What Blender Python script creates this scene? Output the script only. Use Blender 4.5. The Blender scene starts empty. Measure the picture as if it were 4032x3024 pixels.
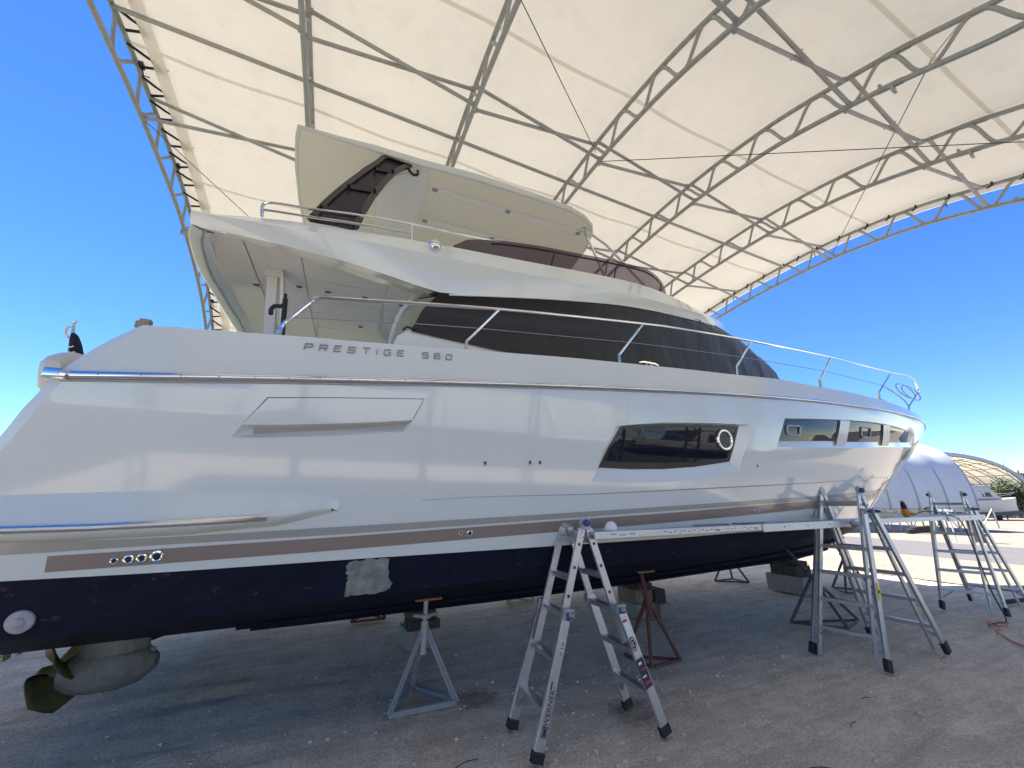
import bpy, math, random
import mathutils
from mathutils import Vector, Matrix, noise
from mathutils.geometry import delaunay_2d_cdt
from math import radians, sin, cos, pi, sqrt
random.seed(7)
SC = bpy.context.scene
COL = SC.collection

# ------------------------------------------------------------------ camera
cam_data = bpy.data.cameras.new('camera')
cam_data.sensor_width = 36.0
cam_data.lens = 36.0 * 1515.0 / 4032.0
cam_data.clip_start = 0.05
cam_data.clip_end = 3000.0
cam = bpy.data.objects.new('camera', cam_data)
COL.objects.link(cam)
cam.location = (0, 0, 1.65)
cam.rotation_euler = (radians(90 + 17.08), 0, radians(-24.67))
SC.camera = cam

# ------------------------------------------------------------------ sky, sun, exposure
SUN_EL, SUN_AZ = 61.0, -3.0          # azimuth from +Y (beyond the yacht) towards the bow
world = bpy.data.worlds.new('World')
SC.world = world
world.use_nodes = True
wn = world.node_tree.nodes
sky = wn.new('ShaderNodeTexSky')
sky.sky_type = 'NISHITA'
sky.sun_disc = False
sky.sun_elevation = radians(SUN_EL)
sky.sun_rotation = radians(SUN_AZ)
sky.air_density = 0.72
sky.dust_density = 0.0
sky.ozone_density = 4.0
bg = wn.get('Background') or wn.new('ShaderNodeBackground')
bg.inputs['Strength'].default_value = 0.050
hsv = wn.new('ShaderNodeHueSaturation')
hsv.inputs['Saturation'].default_value = 1.22
hsv.inputs['Hue'].default_value = 0.508
world.node_tree.links.new(sky.outputs['Color'], hsv.inputs['Color'])
world.node_tree.links.new(hsv.outputs['Color'], bg.inputs['Color'])
sun_data = bpy.data.lights.new('sun', 'SUN')
sun_data.energy = 2.8
sun_data.angle = radians(0.5)
sun_data.color = (1.0, 0.93, 0.83)
sun = bpy.data.objects.new('sun', sun_data)
COL.objects.link(sun)
sd = Vector((sin(radians(SUN_AZ)) * cos(radians(SUN_EL)), cos(radians(SUN_AZ)) * cos(radians(SUN_EL)), sin(radians(SUN_EL))))
sun.rotation_euler = sd.to_track_quat('Z', 'Y').to_euler()
SC.view_settings.view_transform = 'Standard'
SC.view_settings.look = 'None'
SC.view_settings.gamma = 1.0
SC.view_settings.use_curve_mapping = False
SC.view_settings.exposure = 2.56
SC.render.engine = 'CYCLES'
SC.cycles.max_bounces = 10
SC.cycles.diffuse_bounces = 6
SC.cycles.transparent_max_bounces = 12

# ------------------------------------------------------------------ materials
def mat(name, col, rough=0.5, metal=0.0, coat=0.0, spec=0.5, bump=None, var=None, trans=0.0, ior=1.45, alpha=1.0, coords='Object'):
    m = bpy.data.materials.new(name)
    m.use_nodes = True
    nt = m.node_tree
    b = nt.nodes['Principled BSDF']
    b.inputs['Base Color'].default_value = (*col, 1)
    b.inputs['Roughness'].default_value = rough
    b.inputs['Metallic'].default_value = metal
    b.inputs['Coat Weight'].default_value = coat
    b.inputs['Coat Roughness'].default_value = 0.04
    b.inputs['Specular IOR Level'].default_value = spec
    b.inputs['Transmission Weight'].default_value = trans
    b.inputs['IOR'].default_value = ior
    b.inputs['Alpha'].default_value = alpha
    tc = None
    if bump or var:
        tc = nt.nodes.new('ShaderNodeTexCoord')
    if var:                      # (scale, amount, second colour)
        n = nt.nodes.new('ShaderNodeTexNoise')
        n.inputs['Scale'].default_value = var[0]
        n.inputs['Detail'].default_value = 8
        n.inputs['Roughness'].default_value = 0.65
        nt.links.new(tc.outputs[coords], n.inputs['Vector'])
        rmp = nt.nodes.new('ShaderNodeValToRGB')
        rmp.color_ramp.elements[0].position = 0.5 - var[1]
        rmp.color_ramp.elements[1].position = 0.5 + var[1]
        rmp.color_ramp.elements[0].color = (*var[2], 1)
        rmp.color_ramp.elements[1].color = (*col, 1)
        nt.links.new(n.outputs['Fac'], rmp.inputs['Fac'])
        nt.links.new(rmp.outputs['Color'], b.inputs['Base Color'])
    if bump:                     # (scale, strength, distance)
        n = nt.nodes.new('ShaderNodeTexNoise')
        n.inputs['Scale'].default_value = bump[0]
        n.inputs['Detail'].default_value = 6
        nt.links.new(tc.outputs[coords], n.inputs['Vector'])
        bp = nt.nodes.new('ShaderNodeBump')
        bp.inputs['Strength'].default_value = bump[1]
        bp.inputs['Distance'].default_value = bump[2]
        nt.links.new(n.outputs['Fac'], bp.inputs['Height'])
        nt.links.new(bp.outputs['Normal'], b.inputs['Normal'])
    return m

M = {}
M['gelcoat'] = mat('gelcoat', (0.655, 0.69, 0.66), 0.10, coat=0.5, var=(1.3, 0.35, (0.63, 0.665, 0.638)), bump=(1.6, 0.03, 0.01))
M['gelcoat_dark'] = mat('gelcoat_liner', (0.68, 0.66, 0.59), 0.09, coat=0.5)
M['hardtop_liner'] = mat('hardtop_liner', (0.80, 0.78, 0.67), 0.18, coat=0.3)
M['white_panel'] = mat('white_panel', (0.80, 0.80, 0.77), 0.3)
M['antifoul'] = mat('antifouling_paint', (0.004, 0.006, 0.017), 0.65, spec=0.15, var=(5.0, 0.2, (0.009, 0.011, 0.024)), bump=(40, 0.15, 0.004))
def scuff(m, scale, thr, c):
    nt = m.node_tree; L = nt.links; b = nt.nodes['Principled BSDF']; tc = nt.nodes.new('ShaderNodeTexCoord'); mp = nt.nodes.new('ShaderNodeMapping'); mp.inputs['Scale'].default_value = (1, 1, 2.2); L.new(tc.outputs['Object'], mp.inputs['Vector'])
    n = nt.nodes.new('ShaderNodeTexNoise'); n.inputs['Scale'].default_value = scale; n.inputs['Detail'].default_value = 9; n.inputs['Roughness'].default_value = .72; L.new(mp.outputs['Vector'], n.inputs['Vector'])
    r = nt.nodes.new('ShaderNodeValToRGB'); r.color_ramp.elements[0].position = thr; r.color_ramp.elements[1].position = thr + .05; L.new(n.outputs['Fac'], r.inputs['Fac'])
    old = b.inputs['Base Color'].links[0].from_socket; x = nt.nodes.new('ShaderNodeMixRGB'); L.new(r.outputs['Color'], x.inputs['Fac']); L.new(old, x.inputs['Color1']); x.inputs['Color2'].default_value = (*c, 1); L.new(x.outputs['Color'], b.inputs['Base Color'])
scuff(M['antifoul'], 7, .60, (0.035, 0.042, 0.05)); scuff(M['antifoul'], 38, .635, (0.06, 0.065, 0.07))
M['primer'] = mat('bare_primer', (0.27, 0.295, 0.265), 0.8, var=(13, 0.16, (0.13, 0.15, 0.135)))
M['brown'] = mat('bronze_stripe', (0.27, 0.215, 0.18), 0.25, coat=0.3, var=(3, 0.3, (0.24, 0.19, 0.16)))
M['grey_stripe'] = mat('grey_stripe', (0.34, 0.335, 0.305), 0.2, coat=0.3)
M['steel'] = mat('polished_steel', (0.72, 0.72, 0.72), 0.12, metal=1.0)
M['steel_brushed'] = mat('brushed_letter_steel', (0.34, 0.34, 0.35), 0.4, metal=0.7)
M['galv'] = mat('galvanised_tube', (0.43, 0.445, 0.44), 0.5, metal=0.35, var=(9, 0.25, (0.31, 0.32, 0.315)))
M['galv_stand'] = mat('galvanised_stand', (0.42, 0.43, 0.43), 0.55, metal=0.35, var=(14, 0.25, (0.28, 0.29, 0.29)))
M['alu'] = mat('ladder_aluminium', (0.60, 0.61, 0.62), 0.36, metal=0.8, var=(24, 0.3, (0.46, 0.47, 0.48)), bump=(60, 0.08, 0.002))
M['alu_dull'] = mat('dull_aluminium', (0.44, 0.45, 0.44), 0.5, metal=0.6, var=(20, 0.25, (0.3, 0.31, 0.3)))
M['rust'] = mat('rusty_red_steel', (0.17, 0.060, 0.045), 0.75, var=(16, 0.25, (0.09, 0.045, 0.035)))
M['blue_stand'] = mat('dark_blue_steel', (0.055, 0.065, 0.085), 0.6, var=(14, 0.25, (0.10, 0.09, 0.08)))
M['orange_pad'] = mat('orange_plywood_pad', (0.42, 0.15, 0.06), 0.7, var=(18, 0.2, (0.24, 0.10, 0.06)))
M['wood'] = mat('weathered_timber', (0.30, 0.22, 0.15), 0.85, var=(7, 0.25, (0.14, 0.10, 0.08)), bump=(30, 0.4, 0.01))
M['wood_dark'] = mat('dark_timber', (0.075, 0.06, 0.052), 0.85, var=(9, 0.25, (0.035, 0.03, 0.028)), bump=(30, 0.4, 0.01))
M['block'] = mat('concrete_block', (0.30, 0.28, 0.25), 0.9, var=(8, 0.25, (0.19, 0.175, 0.155)), bump=(60, 0.4, 0.006))
M['rubber'] = mat('black_rubber', (0.018, 0.018, 0.02), 0.7)
M['black'] = mat('black_plastic', (0.012, 0.012, 0.013), 0.45)
M['blue_plastic'] = mat('blue_plastic', (0.03, 0.075, 0.20), 0.45)
M['yellow_tool'] = mat('amber_plastic', (0.52, 0.22, 0.02), 0.45)
M['yellow_sticker'] = mat('yellow_sticker', (0.68, 0.58, 0.05), 0.5)
M['white_sticker'] = mat('white_sticker', (0.72, 0.71, 0.68), 0.5)
M['red_print'] = mat('red_print', (0.40, 0.05, 0.05), 0.5)
M['cloth_white'] = mat('white_cloth', (0.78, 0.78, 0.80), 0.9, bump=(30, 0.4, 0.01))
M['orange_cable'] = mat('orange_cable', (0.48, 0.13, 0.07), 0.6)
M['letter_dark'] = mat('dark_lettering', (0.03, 0.035, 0.05), 0.6)
M['dark_groove'] = mat('dark_gap', (0.05, 0.05, 0.05), 0.8)
M['leg_paint'] = mat('pod_leg_paint', (0.20, 0.215, 0.20), 0.75, var=(9, 0.25, (0.10, 0.105, 0.09)), bump=(26, 0.9, 0.015))
M['prop'] = mat('fouled_bronze', (0.085, 0.08, 0.018), 0.55, metal=0.2, var=(11, 0.25, (0.035, 0.035, 0.015)))
M['zinc'] = mat('worn_zinc', (0.42, 0.42, 0.46), 0.55, var=(20, 0.25, (0.27, 0.27, 0.30)), bump=(30, 0.5, 0.006))
M['flag'] = mat('navy_flag_cloth', (0.012, 0.014, 0.035), 0.9)
M['tender'] = mat('tender_cover', (0.62, 0.60, 0.53), 0.8, bump=(8, 0.4, 0.02))
M['glass_dark'] = mat('dark_window_glass', (0.010, 0.012, 0.020), 0.03, spec=0.35)
M['frame_dark'] = mat('dark_window_border', (0.022, 0.02, 0.02), 0.22)
M['mullion'] = mat('grey_mullion', (0.58, 0.58, 0.58), 0.25, coat=0.3)
M['arch_black'] = mat('arch_black_frame', (0.012, 0.011, 0.013), 0.3, coat=0.3)
M['leaf'] = mat('leaf', (0.055, 0.085, 0.03), 0.7, var=(3, 0.25, (0.03, 0.05, 0.018)))
M['bark'] = mat('bark', (0.12, 0.09, 0.07), 0.9)
M['gold_box'] = mat('tan_fitting', (0.30, 0.24, 0.16), 0.6)
M['far_white'] = mat('far_boat_gelcoat', (0.55, 0.53, 0.48), 0.4)
M['far_dark'] = mat('far_boat_dark', (0.04, 0.045, 0.055), 0.4)
M['far_white_wall'] = mat('far_white_wall', (0.8, 0.8, 0.79), 0.6)

def glass_tint(name, col, fac):
    """a thin tinted acrylic pane: part see-through with a colour, part glossy"""
    m = bpy.data.materials.new(name); m.use_nodes = True
    nt = m.node_tree; nt.nodes.clear()
    out = nt.nodes.new('ShaderNodeOutputMaterial')
    tr = nt.nodes.new('ShaderNodeBsdfTransparent'); tr.inputs['Color'].default_value = (*col, 1)
    gl = nt.nodes.new('ShaderNodeBsdfPrincipled'); gl.inputs['Base Color'].default_value = (0.03, 0.022, 0.035, 1); gl.inputs['Roughness'].default_value = 0.05
    mx = nt.nodes.new('ShaderNodeMixShader'); mx.inputs['Fac'].default_value = fac
    nt.links.new(tr.outputs[0], mx.inputs[1]); nt.links.new(gl.outputs[0], mx.inputs[2])
    nt.links.new(mx.outputs[0], out.inputs['Surface'])
    return m
M['tint'] = glass_tint('tinted_acrylic', (0.38, 0.33, 0.40), 0.4)
M['tint_dark'] = glass_tint('dark_tinted_acrylic', (0.36, 0.31, 0.38), 0.4)

def fabric_mat(name, col, trans, tcol, scale=1.0):
    m = bpy.data.materials.new(name); m.use_nodes = True
    nt = m.node_tree; nt.nodes.clear()
    out = nt.nodes.new('ShaderNodeOutputMaterial')
    d = nt.nodes.new('ShaderNodeBsdfPrincipled'); d.inputs['Roughness'].default_value = 0.6; d.inputs['Specular IOR Level'].default_value = 0.2
    t = nt.nodes.new('ShaderNodeBsdfTranslucent'); t.inputs['Color'].default_value = (*tcol, 1)
    tc = nt.nodes.new('ShaderNodeTexCoord')
    n = nt.nodes.new('ShaderNodeTexNoise'); n.inputs['Scale'].default_value = 0.55 * scale; n.inputs['Detail'].default_value = 9; n.inputs['Roughness'].default_value = 0.6
    nt.links.new(tc.outputs['Object'], n.inputs['Vector'])
    rp = nt.nodes.new('ShaderNodeValToRGB')
    rp.color_ramp.elements[0].position = 0.3; rp.color_ramp.elements[1].position = 0.65
    rp.color_ramp.elements[0].color = (col[0] * .94, col[1] * .93, col[2] * .91, 1); rp.color_ramp.elements[1].color = (*col, 1)
    nt.links.new(n.outputs['Fac'], rp.inputs['Fac'])
    n3 = nt.nodes.new('ShaderNodeTexNoise'); n3.inputs['Scale'].default_value = 2.6 * scale; n3.inputs['Detail'].default_value = 10; n3.inputs['Roughness'].default_value = 0.75
    nt.links.new(tc.outputs['Object'], n3.inputs['Vector'])
    r3 = nt.nodes.new('ShaderNodeValToRGB'); r3.color_ramp.elements[0].position = 0.30; r3.color_ramp.elements[1].position = 0.50
    r3.color_ramp.elements[0].color = (.93, .92, .90, 1); r3.color_ramp.elements[1].color = (1, 1, 1, 1); nt.links.new(n3.outputs['Fac'], r3.inputs['Fac'])
    ml = nt.nodes.new('ShaderNodeMixRGB'); ml.blend_type = 'MULTIPLY'; ml.inputs['Fac'].default_value = 1; nt.links.new(rp.outputs['Color'], ml.inputs['Color1']); nt.links.new(r3.outputs['Color'], ml.inputs['Color2'])
    nt.links.new(ml.outputs['Color'], d.inputs['Base Color'])
    mt = nt.nodes.new('ShaderNodeMixRGB'); mt.blend_type = 'MULTIPLY'; mt.inputs['Fac'].default_value = 1; mt.inputs['Color1'].default_value = (*tcol, 1); nt.links.new(r3.outputs['Color'], mt.inputs['Color2']); nt.links.new(mt.outputs['Color'], t.inputs['Color'])
    n2 = nt.nodes.new('ShaderNodeTexNoise'); n2.inputs['Scale'].default_value = 0.9 * scale; n2.inputs['Detail'].default_value = 3
    nt.links.new(tc.outputs['Object'], n2.inputs['Vector'])
    bp = nt.nodes.new('ShaderNodeBump'); bp.inputs['Strength'].default_value = 0.25; bp.inputs['Distance'].default_value = 0.06
    nt.links.new(n2.outputs['Fac'], bp.inputs['Height']); nt.links.new(bp.outputs['Normal'], d.inputs['Normal'])
    mx = nt.nodes.new('ShaderNodeMixShader'); mx.inputs['Fac'].default_value = trans
    nt.links.new(d.outputs[0], mx.inputs[1]); nt.links.new(t.outputs[0], mx.inputs[2])
    nt.links.new(mx.outputs[0], out.inputs['Surface'])
    return m
M['fabric'] = fabric_mat('shelter_fabric', (0.60, 0.58, 0.52), 0.142, (0.84, 0.785, 0.665))
M['fabric_double'] = fabric_mat('shelter_fabric_hem', (0.60, 0.58, 0.53), 0.72, (0.92, 0.90, 0.85))
M['fabric_dimmed'] = fabric_mat('dimmed_shelter_fabric', (0.45, 0.45, 0.44), 0.1, (0.5, 0.5, 0.48))  # neighbour's cloth darkened so its sunlit face reflects less in the hull
M['fabric_far'] = fabric_mat('far_shelter_fabric', (0.62, 0.64, 0.68), 0.12, (0.70, 0.70, 0.72))

def mesh_cover_mat():
    m = bpy.data.materials.new('black_mesh_cover'); m.use_nodes = True
    nt = m.node_tree; b = nt.nodes['Principled BSDF']
    b.inputs['Base Color'].default_value = (0.017, 0.017, 0.018, 1); b.inputs['Roughness'].default_value = 0.55
    b.inputs['Sheen Weight'].default_value = 0.25; b.inputs['Sheen Roughness'].default_value = 0.4
    tc = nt.nodes.new('ShaderNodeTexCoord')
    w = nt.nodes.new('ShaderNodeTexNoise'); w.inputs['Scale'].default_value = 1.6; w.inputs['Detail'].default_value = 5
    mp = nt.nodes.new('ShaderNodeMapping'); mp.inputs['Scale'].default_value = (1.6, 1.0, 0.35)
    nt.links.new(tc.outputs['Object'], mp.inputs['Vector']); nt.links.new(mp.outputs['Vector'], w.inputs['Vector'])
    bp = nt.nodes.new('ShaderNodeBump'); bp.inputs['Strength'].default_value = 0.7; bp.inputs['Distance'].default_value = 0.10
    nt.links.new(w.outputs['Fac'], bp.inputs['Height']); nt.links.new(bp.outputs['Normal'], b.inputs['Normal'])
    return m
M['cover'] = mesh_cover_mat()

def ground_mat():
    m = bpy.data.materials.new('sandy_gravel'); m.use_nodes = True
    nt = m.node_tree; L = nt.links; b = nt.nodes['Principled BSDF']
    b.inputs['Roughness'].default_value = 0.95; b.inputs['Specular IOR Level'].default_value = 0.15
    tc = nt.nodes.new('ShaderNodeTexCoord')
    def nz(scale, det, rough=.6):
        n = nt.nodes.new('ShaderNodeTexNoise'); n.inputs['Scale'].default_value = scale; n.inputs['Detail'].default_value = det; n.inputs['Roughness'].default_value = rough
        L.new(tc.outputs['Object'], n.inputs['Vector']); return n
    def ramp(src, p0, p1, c0, c1):
        r = nt.nodes.new('ShaderNodeValToRGB'); r.color_ramp.elements[0].position = p0; r.color_ramp.elements[1].position = p1
        r.color_ramp.elements[0].color = (*c0, 1); r.color_ramp.elements[1].color = (*c1, 1); L.new(src, r.inputs['Fac']); return r
    def mix(fac, a, bb, mode='MIX'):
        x = nt.nodes.new('ShaderNodeMixRGB'); x.blend_type = mode
        if hasattr(fac, 'links'): L.new(fac, x.inputs['Fac'])
        else: x.inputs['Fac'].default_value = fac
        L.new(a, x.inputs['Color1']); L.new(bb, x.inputs['Color2']); return x
    big = ramp(nz(0.45, 6).outputs['Fac'], .35, .65, (0.84, 0.70, 0.525), (0.95, 0.81, 0.63))
    med = ramp(nz(3.5, 8, .7).outputs['Fac'], .35, .62, (0.84, 0.83, 0.82), (1.04, 1.04, 1.04))
    fine = ramp(nz(55, 6, .7).outputs['Fac'], .36, .60, (0.70, 0.69, 0.68), (1.12, 1.12, 1.12))
    c1 = mix(1.0, big.outputs['Color'], med.outputs['Color'], 'MULTIPLY')
    c2 = mix(1.0, c1.outputs['Color'], fine.outputs['Color'], 'MULTIPLY')
    vor = nt.nodes.new('ShaderNodeTexVoronoi'); vor.inputs['Scale'].default_value = 38
    L.new(tc.outputs['Object'], vor.inputs['Vector'])
    peb = ramp(vor.outputs['Distance'], .10, .20, (1, 1, 1), (0, 0, 0))
    sel = ramp(vor.outputs['Color'], .80, .84, (0, 0, 0), (1, 1, 1))
    pf = mix(1.0, peb.outputs['Color'], sel.outputs['Color'], 'MULTIPLY')
    pc = nt.nodes.new('ShaderNodeRGB'); pc.outputs[0].default_value = (0.70, 0.66, 0.60, 1)
    mp = nt.nodes.new('ShaderNodeMapping'); mp.inputs['Scale'].default_value = (.9, 7.0, 1.0); mp.inputs['Rotation'].default_value = (0, 0, .06)
    L.new(tc.outputs['Object'], mp.inputs['Vector']); sn = nt.nodes.new('ShaderNodeTexNoise'); sn.inputs['Scale'].default_value = 1.0; sn.inputs['Detail'].default_value = 7; sn.inputs['Roughness'].default_value = .65
    L.new(mp.outputs['Vector'], sn.inputs['Vector']); drag = ramp(sn.outputs['Fac'], .36, .56, (0.83, 0.82, 0.81), (1.02, 1.02, 1.02)); c2 = mix(1.0, c2.outputs['Color'], drag.outputs['Color'], 'MULTIPLY')
    c3 = mix(pf.outputs['Color'], c2.outputs['Color'], pc.outputs[0])
    L.new(c3.outputs['Color'], b.inputs['Base Color'])
    n1 = nz(16, 8, .7); n2 = nz(90, 4, .7)
    add = nt.nodes.new('ShaderNodeMath'); add.operation = 'MULTIPLY_ADD'; add.inputs[1].default_value = 0.35
    L.new(n2.outputs['Fac'], add.inputs[0]); L.new(n1.outputs['Fac'], add.inputs[2])
    add2 = nt.nodes.new('ShaderNodeMath'); add2.operation = 'MULTIPLY_ADD'; add2.inputs[1].default_value = 0.4
    L.new(pf.outputs['Color'], add2.inputs[0]); L.new(add.outputs[0], add2.inputs[2])
    bp = nt.nodes.new('ShaderNodeBump'); bp.inputs['Strength'].default_value = 0.8; bp.inputs['Distance'].default_value = 0.06
    L.new(add2.outputs[0], bp.inputs['Height']); L.new(bp.outputs['Normal'], b.inputs['Normal'])
    return m
M['ground'] = ground_mat()
M['road'] = mat('packed_road', (0.135, 0.13, 0.13), 0.9, var=(1.2, 0.3, (0.105, 0.102, 0.104)), bump=(25, 0.3, 0.01))
M['sunlit_sand_dark'] = mat('sand_darkened_in_sun', (0.27, 0.24, 0.20), 0.95, var=(1.1, 0.28, (0.20, 0.175, 0.145)), bump=(9, 0.8, 0.08))  # same sand, colour lowered so the sunlit stretch does not wash out
M['bounce_cut_dark'] = mat('bounce_cut_dark', (0.07, 0.07, 0.072), 0.9, var=(3, 0.3, (0.05, 0.05, 0.052)), bump=(40, 0.3, 0.01))  # dark colour for the added sheet that cuts ground bounce
M['lawn_and_bounce_cut'] = mat('lawn_bounce_cut_green', (0.085, 0.088, 0.045), 0.9, var=(4, 0.3, (0.065, 0.066, 0.035)), bump=(30, 0.5, 0.03))  # grass colour, also on the unseen sheet that dims ground bounce
M['damp'] = mat('damp_sand', (0.40, 0.31, 0.23), 0.85, var=(14, 0.25, (0.30, 0.23, 0.17)), bump=(40, 0.6, 0.02))
def soft_edge(m):
    nt = m.node_tree; L = nt.links; b = nt.nodes['Principled BSDF']; tc = nt.nodes.new('ShaderNodeTexCoord')
    mp = nt.nodes.new('ShaderNodeMapping'); mp.inputs['Location'].default_value = (-.5, -.5, -.5); L.new(tc.outputs['Generated'], mp.inputs['Vector'])
    sep = nt.nodes.new('ShaderNodeSeparateXYZ'); L.new(mp.outputs['Vector'], sep.inputs['Vector']); com = nt.nodes.new('ShaderNodeCombineXYZ'); L.new(sep.outputs['X'], com.inputs['X']); L.new(sep.outputs['Y'], com.inputs['Y'])
    ln = nt.nodes.new('ShaderNodeVectorMath'); ln.operation = 'LENGTH'; L.new(com.outputs[0], ln.inputs[0])
    n = nt.nodes.new('ShaderNodeTexNoise'); n.inputs['Scale'].default_value = 14; n.inputs['Detail'].default_value = 6; L.new(tc.outputs['Object'], n.inputs['Vector'])
    ad = nt.nodes.new('ShaderNodeMath'); ad.operation = 'MULTIPLY_ADD'; ad.inputs[1].default_value = .45; L.new(n.outputs['Fac'], ad.inputs[0]); L.new(ln.outputs['Value'], ad.inputs[2])
    r = nt.nodes.new('ShaderNodeValToRGB'); r.color_ramp.elements[0].position = .25; r.color_ramp.elements[1].position = .70; r.color_ramp.elements[0].color = (1, 1, 1, 1); r.color_ramp.elements[1].color = (0, 0, 0, 1)
    L.new(ad.outputs[0], r.inputs['Fac']); L.new(r.outputs['Color'], b.inputs['Alpha'])
soft_edge(M['damp'])
M['stone'] = mat('limestone', (0.66, 0.56, 0.44), 0.9, var=(12, 0.25, (0.42, 0.35, 0.27)), bump=(30, 0.4, 0.01))
M['grass'] = mat('bright_grass', (0.13, 0.17, 0.03), 0.8, var=(20, 0.25, (0.09, 0.12, 0.02)))

# ------------------------------------------------------------------ mesh helpers
class MB:
    def __init__(s): s.v = []; s.f = []
    def add(s, vs, fs):
        o = len(s.v); s.v += [tuple(p) for p in vs]; s.f += [tuple(i + o for i in f) for f in fs]; return s
    def box(s, c, d, rot=None):
        hx, hy, hz = d[0] / 2, d[1] / 2, d[2] / 2
        vs = [Vector((x, y, z)) for x in (-hx, hx) for y in (-hy, hy) for z in (-hz, hz)]
        if rot is not None: vs = [rot @ q for q in vs]
        vs = [Vector(c) + q for q in vs]
        return s.add(vs, [(0, 1, 3, 2), (4, 6, 7, 5), (0, 4, 5, 1), (2, 3, 7, 6), (0, 2, 6, 4), (1, 5, 7, 3)])
    def beam(s, a, b, wdir, w, t, w2=None):
        """box section from a to b: width w along wdir, thickness t across"""
        a, b = Vector(a), Vector(b); ax = (b - a).normalized()
        wd = Vector(wdir); wd = (wd - ax * wd.dot(ax)).normalized(); td = ax.cross(wd)
        w2 = w if w2 is None else w2
        vs = []
        for p, ww in ((a, w), (b, w2)):
            for sw, st in ((-1, -1), (1, -1), (1, 1), (-1, 1)): vs.append(p + wd * sw * ww / 2 + td * st * t / 2)
        return s.add(vs, [(3, 2, 1, 0), (4, 5, 6, 7), (0, 1, 5, 4), (1, 2, 6, 5), (2, 3, 7, 6), (3, 0, 4, 7)])
    def tube(s, pts, r, n=8, caps=True, closed=False):
        pts = [Vector(p) for p in pts]; N = len(pts); rr = r if isinstance(r, (list, tuple)) else [r] * N
        up = None; rings = []
        for i, p in enumerate(pts):
            if closed: t = (pts[(i + 1) % N] - pts[i - 1])
            else: t = pts[min(i + 1, N - 1)] - pts[max(i - 1, 0)]
            t.normalize()
            if up is None:
                up = Vector((0, 0, 1)) if abs(t.z) < .9 else Vector((1, 0, 0))
            up = (up - t * up.dot(t)).normalized(); sd_ = t.cross(up)
            rings.append([p + (up * cos(2 * pi * k / n) + sd_ * sin(2 * pi * k / n)) * rr[i] for k in range(n)])
        vs = [q for ring in rings for q in ring]; fs = []
        for i in range(N if closed else N - 1):
            j = (i + 1) % N
            for k in range(n): fs.append((i * n + k, i * n + (k + 1) % n, j * n + (k + 1) % n, j * n + k))
        if caps and not closed: fs += [tuple(range(n))[::-1], tuple(range((N - 1) * n, N * n))]
        return s.add(vs, fs)
    def prism(s, poly, ext):
        n = len(poly); e = Vector(ext); vs = [Vector(p) for p in poly] + [Vector(p) + e for p in poly]
        return s.add(vs, [tuple(range(n))[::-1], tuple(range(n, 2 * n))] + [(i, (i + 1) % n, n + (i + 1) % n, n + i) for i in range(n)])
    def lathe(s, c, axis, prof, n=20):
        """prof = [(radius, height along axis)]"""
        ax = Vector(axis).normalized(); u = ax.orthogonal().normalized(); w = ax.cross(u); vs = []; fs = []
        for r_, h in prof:
            for k in range(n): vs.append(Vector(c) + ax * h + (u * cos(2 * pi * k / n) + w * sin(2 * pi * k / n)) * r_)
        for i in range(len(prof) - 1):
            for k in range(n): fs.append((i * n + k, i * n + (k + 1) % n, (i + 1) * n + (k + 1) % n, (i + 1) * n + k))
        fs.append(tuple(range(n))[::-1]); fs.append(tuple(range((len(prof) - 1) * n, len(prof) * n)))
        return s.add(vs, fs)
    def grid(s, rows):
        m_ = len(rows[0]); vs = [q for r_ in rows for q in r_]; fs = []
        for i in range(len(rows) - 1):
            for k in range(m_ - 1): fs.append((i * m_ + k, i * m_ + k + 1, (i + 1) * m_ + k + 1, (i + 1) * m_ + k))
        return s.add(vs, fs)
    def build(s, name, m, parent=None, smooth=False, bevel=0.0, label=None, cat=None, group=None, kind=None, fixn=True, angle=35):
        me = bpy.data.meshes.new(name); me.from_pydata(s.v, [], s.f); me.materials.append(m)
        if fixn:
            import bmesh
            bm = bmesh.new(); bm.from_mesh(me); bmesh.ops.recalc_face_normals(bm, faces=bm.faces)
            if bevel > 0:
                ed = [e for e in bm.edges if len(e.link_faces) == 2 and e.calc_face_angle(0) > .6]
                bmesh.ops.bevel(bm, geom=ed, offset=bevel, segments=2, affect='EDGES', profile=.6, clamp_overlap=True)
            bm.to_mesh(me); bm.free()
        if smooth:
            me.polygons.foreach_set('use_smooth', [True] * len(me.polygons))
            try: me.set_sharp_from_angle(angle=radians(angle))
            except Exception: pass
        o = bpy.data.objects.new(name, me); COL.objects.link(o)
        if parent: o.parent = parent
        return tag(o, label, cat, group, kind)

def tag(o, label=None, cat=None, group=None, kind=None):
    if label: o['label'] = label
    if cat: o['category'] = cat
    if group: o['group'] = group
    if kind: o['kind'] = kind
    return o
def empty(name, loc=(0, 0, 0), rz=0, label=None, cat=None, group=None):
    o = bpy.data.objects.new(name, None); COL.objects.link(o); o.location = loc; o.rotation_euler = (0, 0, rz); o.empty_display_size = .2
    return tag(o, label, cat, group)
def copy_tree(o, parent=None):
    c = o.copy(); COL.objects.link(c); c.parent = parent
    for ch in list(o.children): copy_tree(ch, c)
    return c
def interp(x, tab):
    if x <= tab[0][0]: return tab[0][1]
    for (a, b), (c, d) in zip(tab, tab[1:]):
        if x <= c: return b + (d - b) * (x - a) / (c - a) if c > a else d
    return tab[-1][1]
def resample(pts, step):
    pts = [Vector(p) for p in pts]; out = [pts[0]]
    for a, b in zip(pts, pts[1:]):
        n = max(1, int((b - a).length / step)); out += [a.lerp(b, (i + 1) / n) for i in range(n)]
    return out
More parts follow.
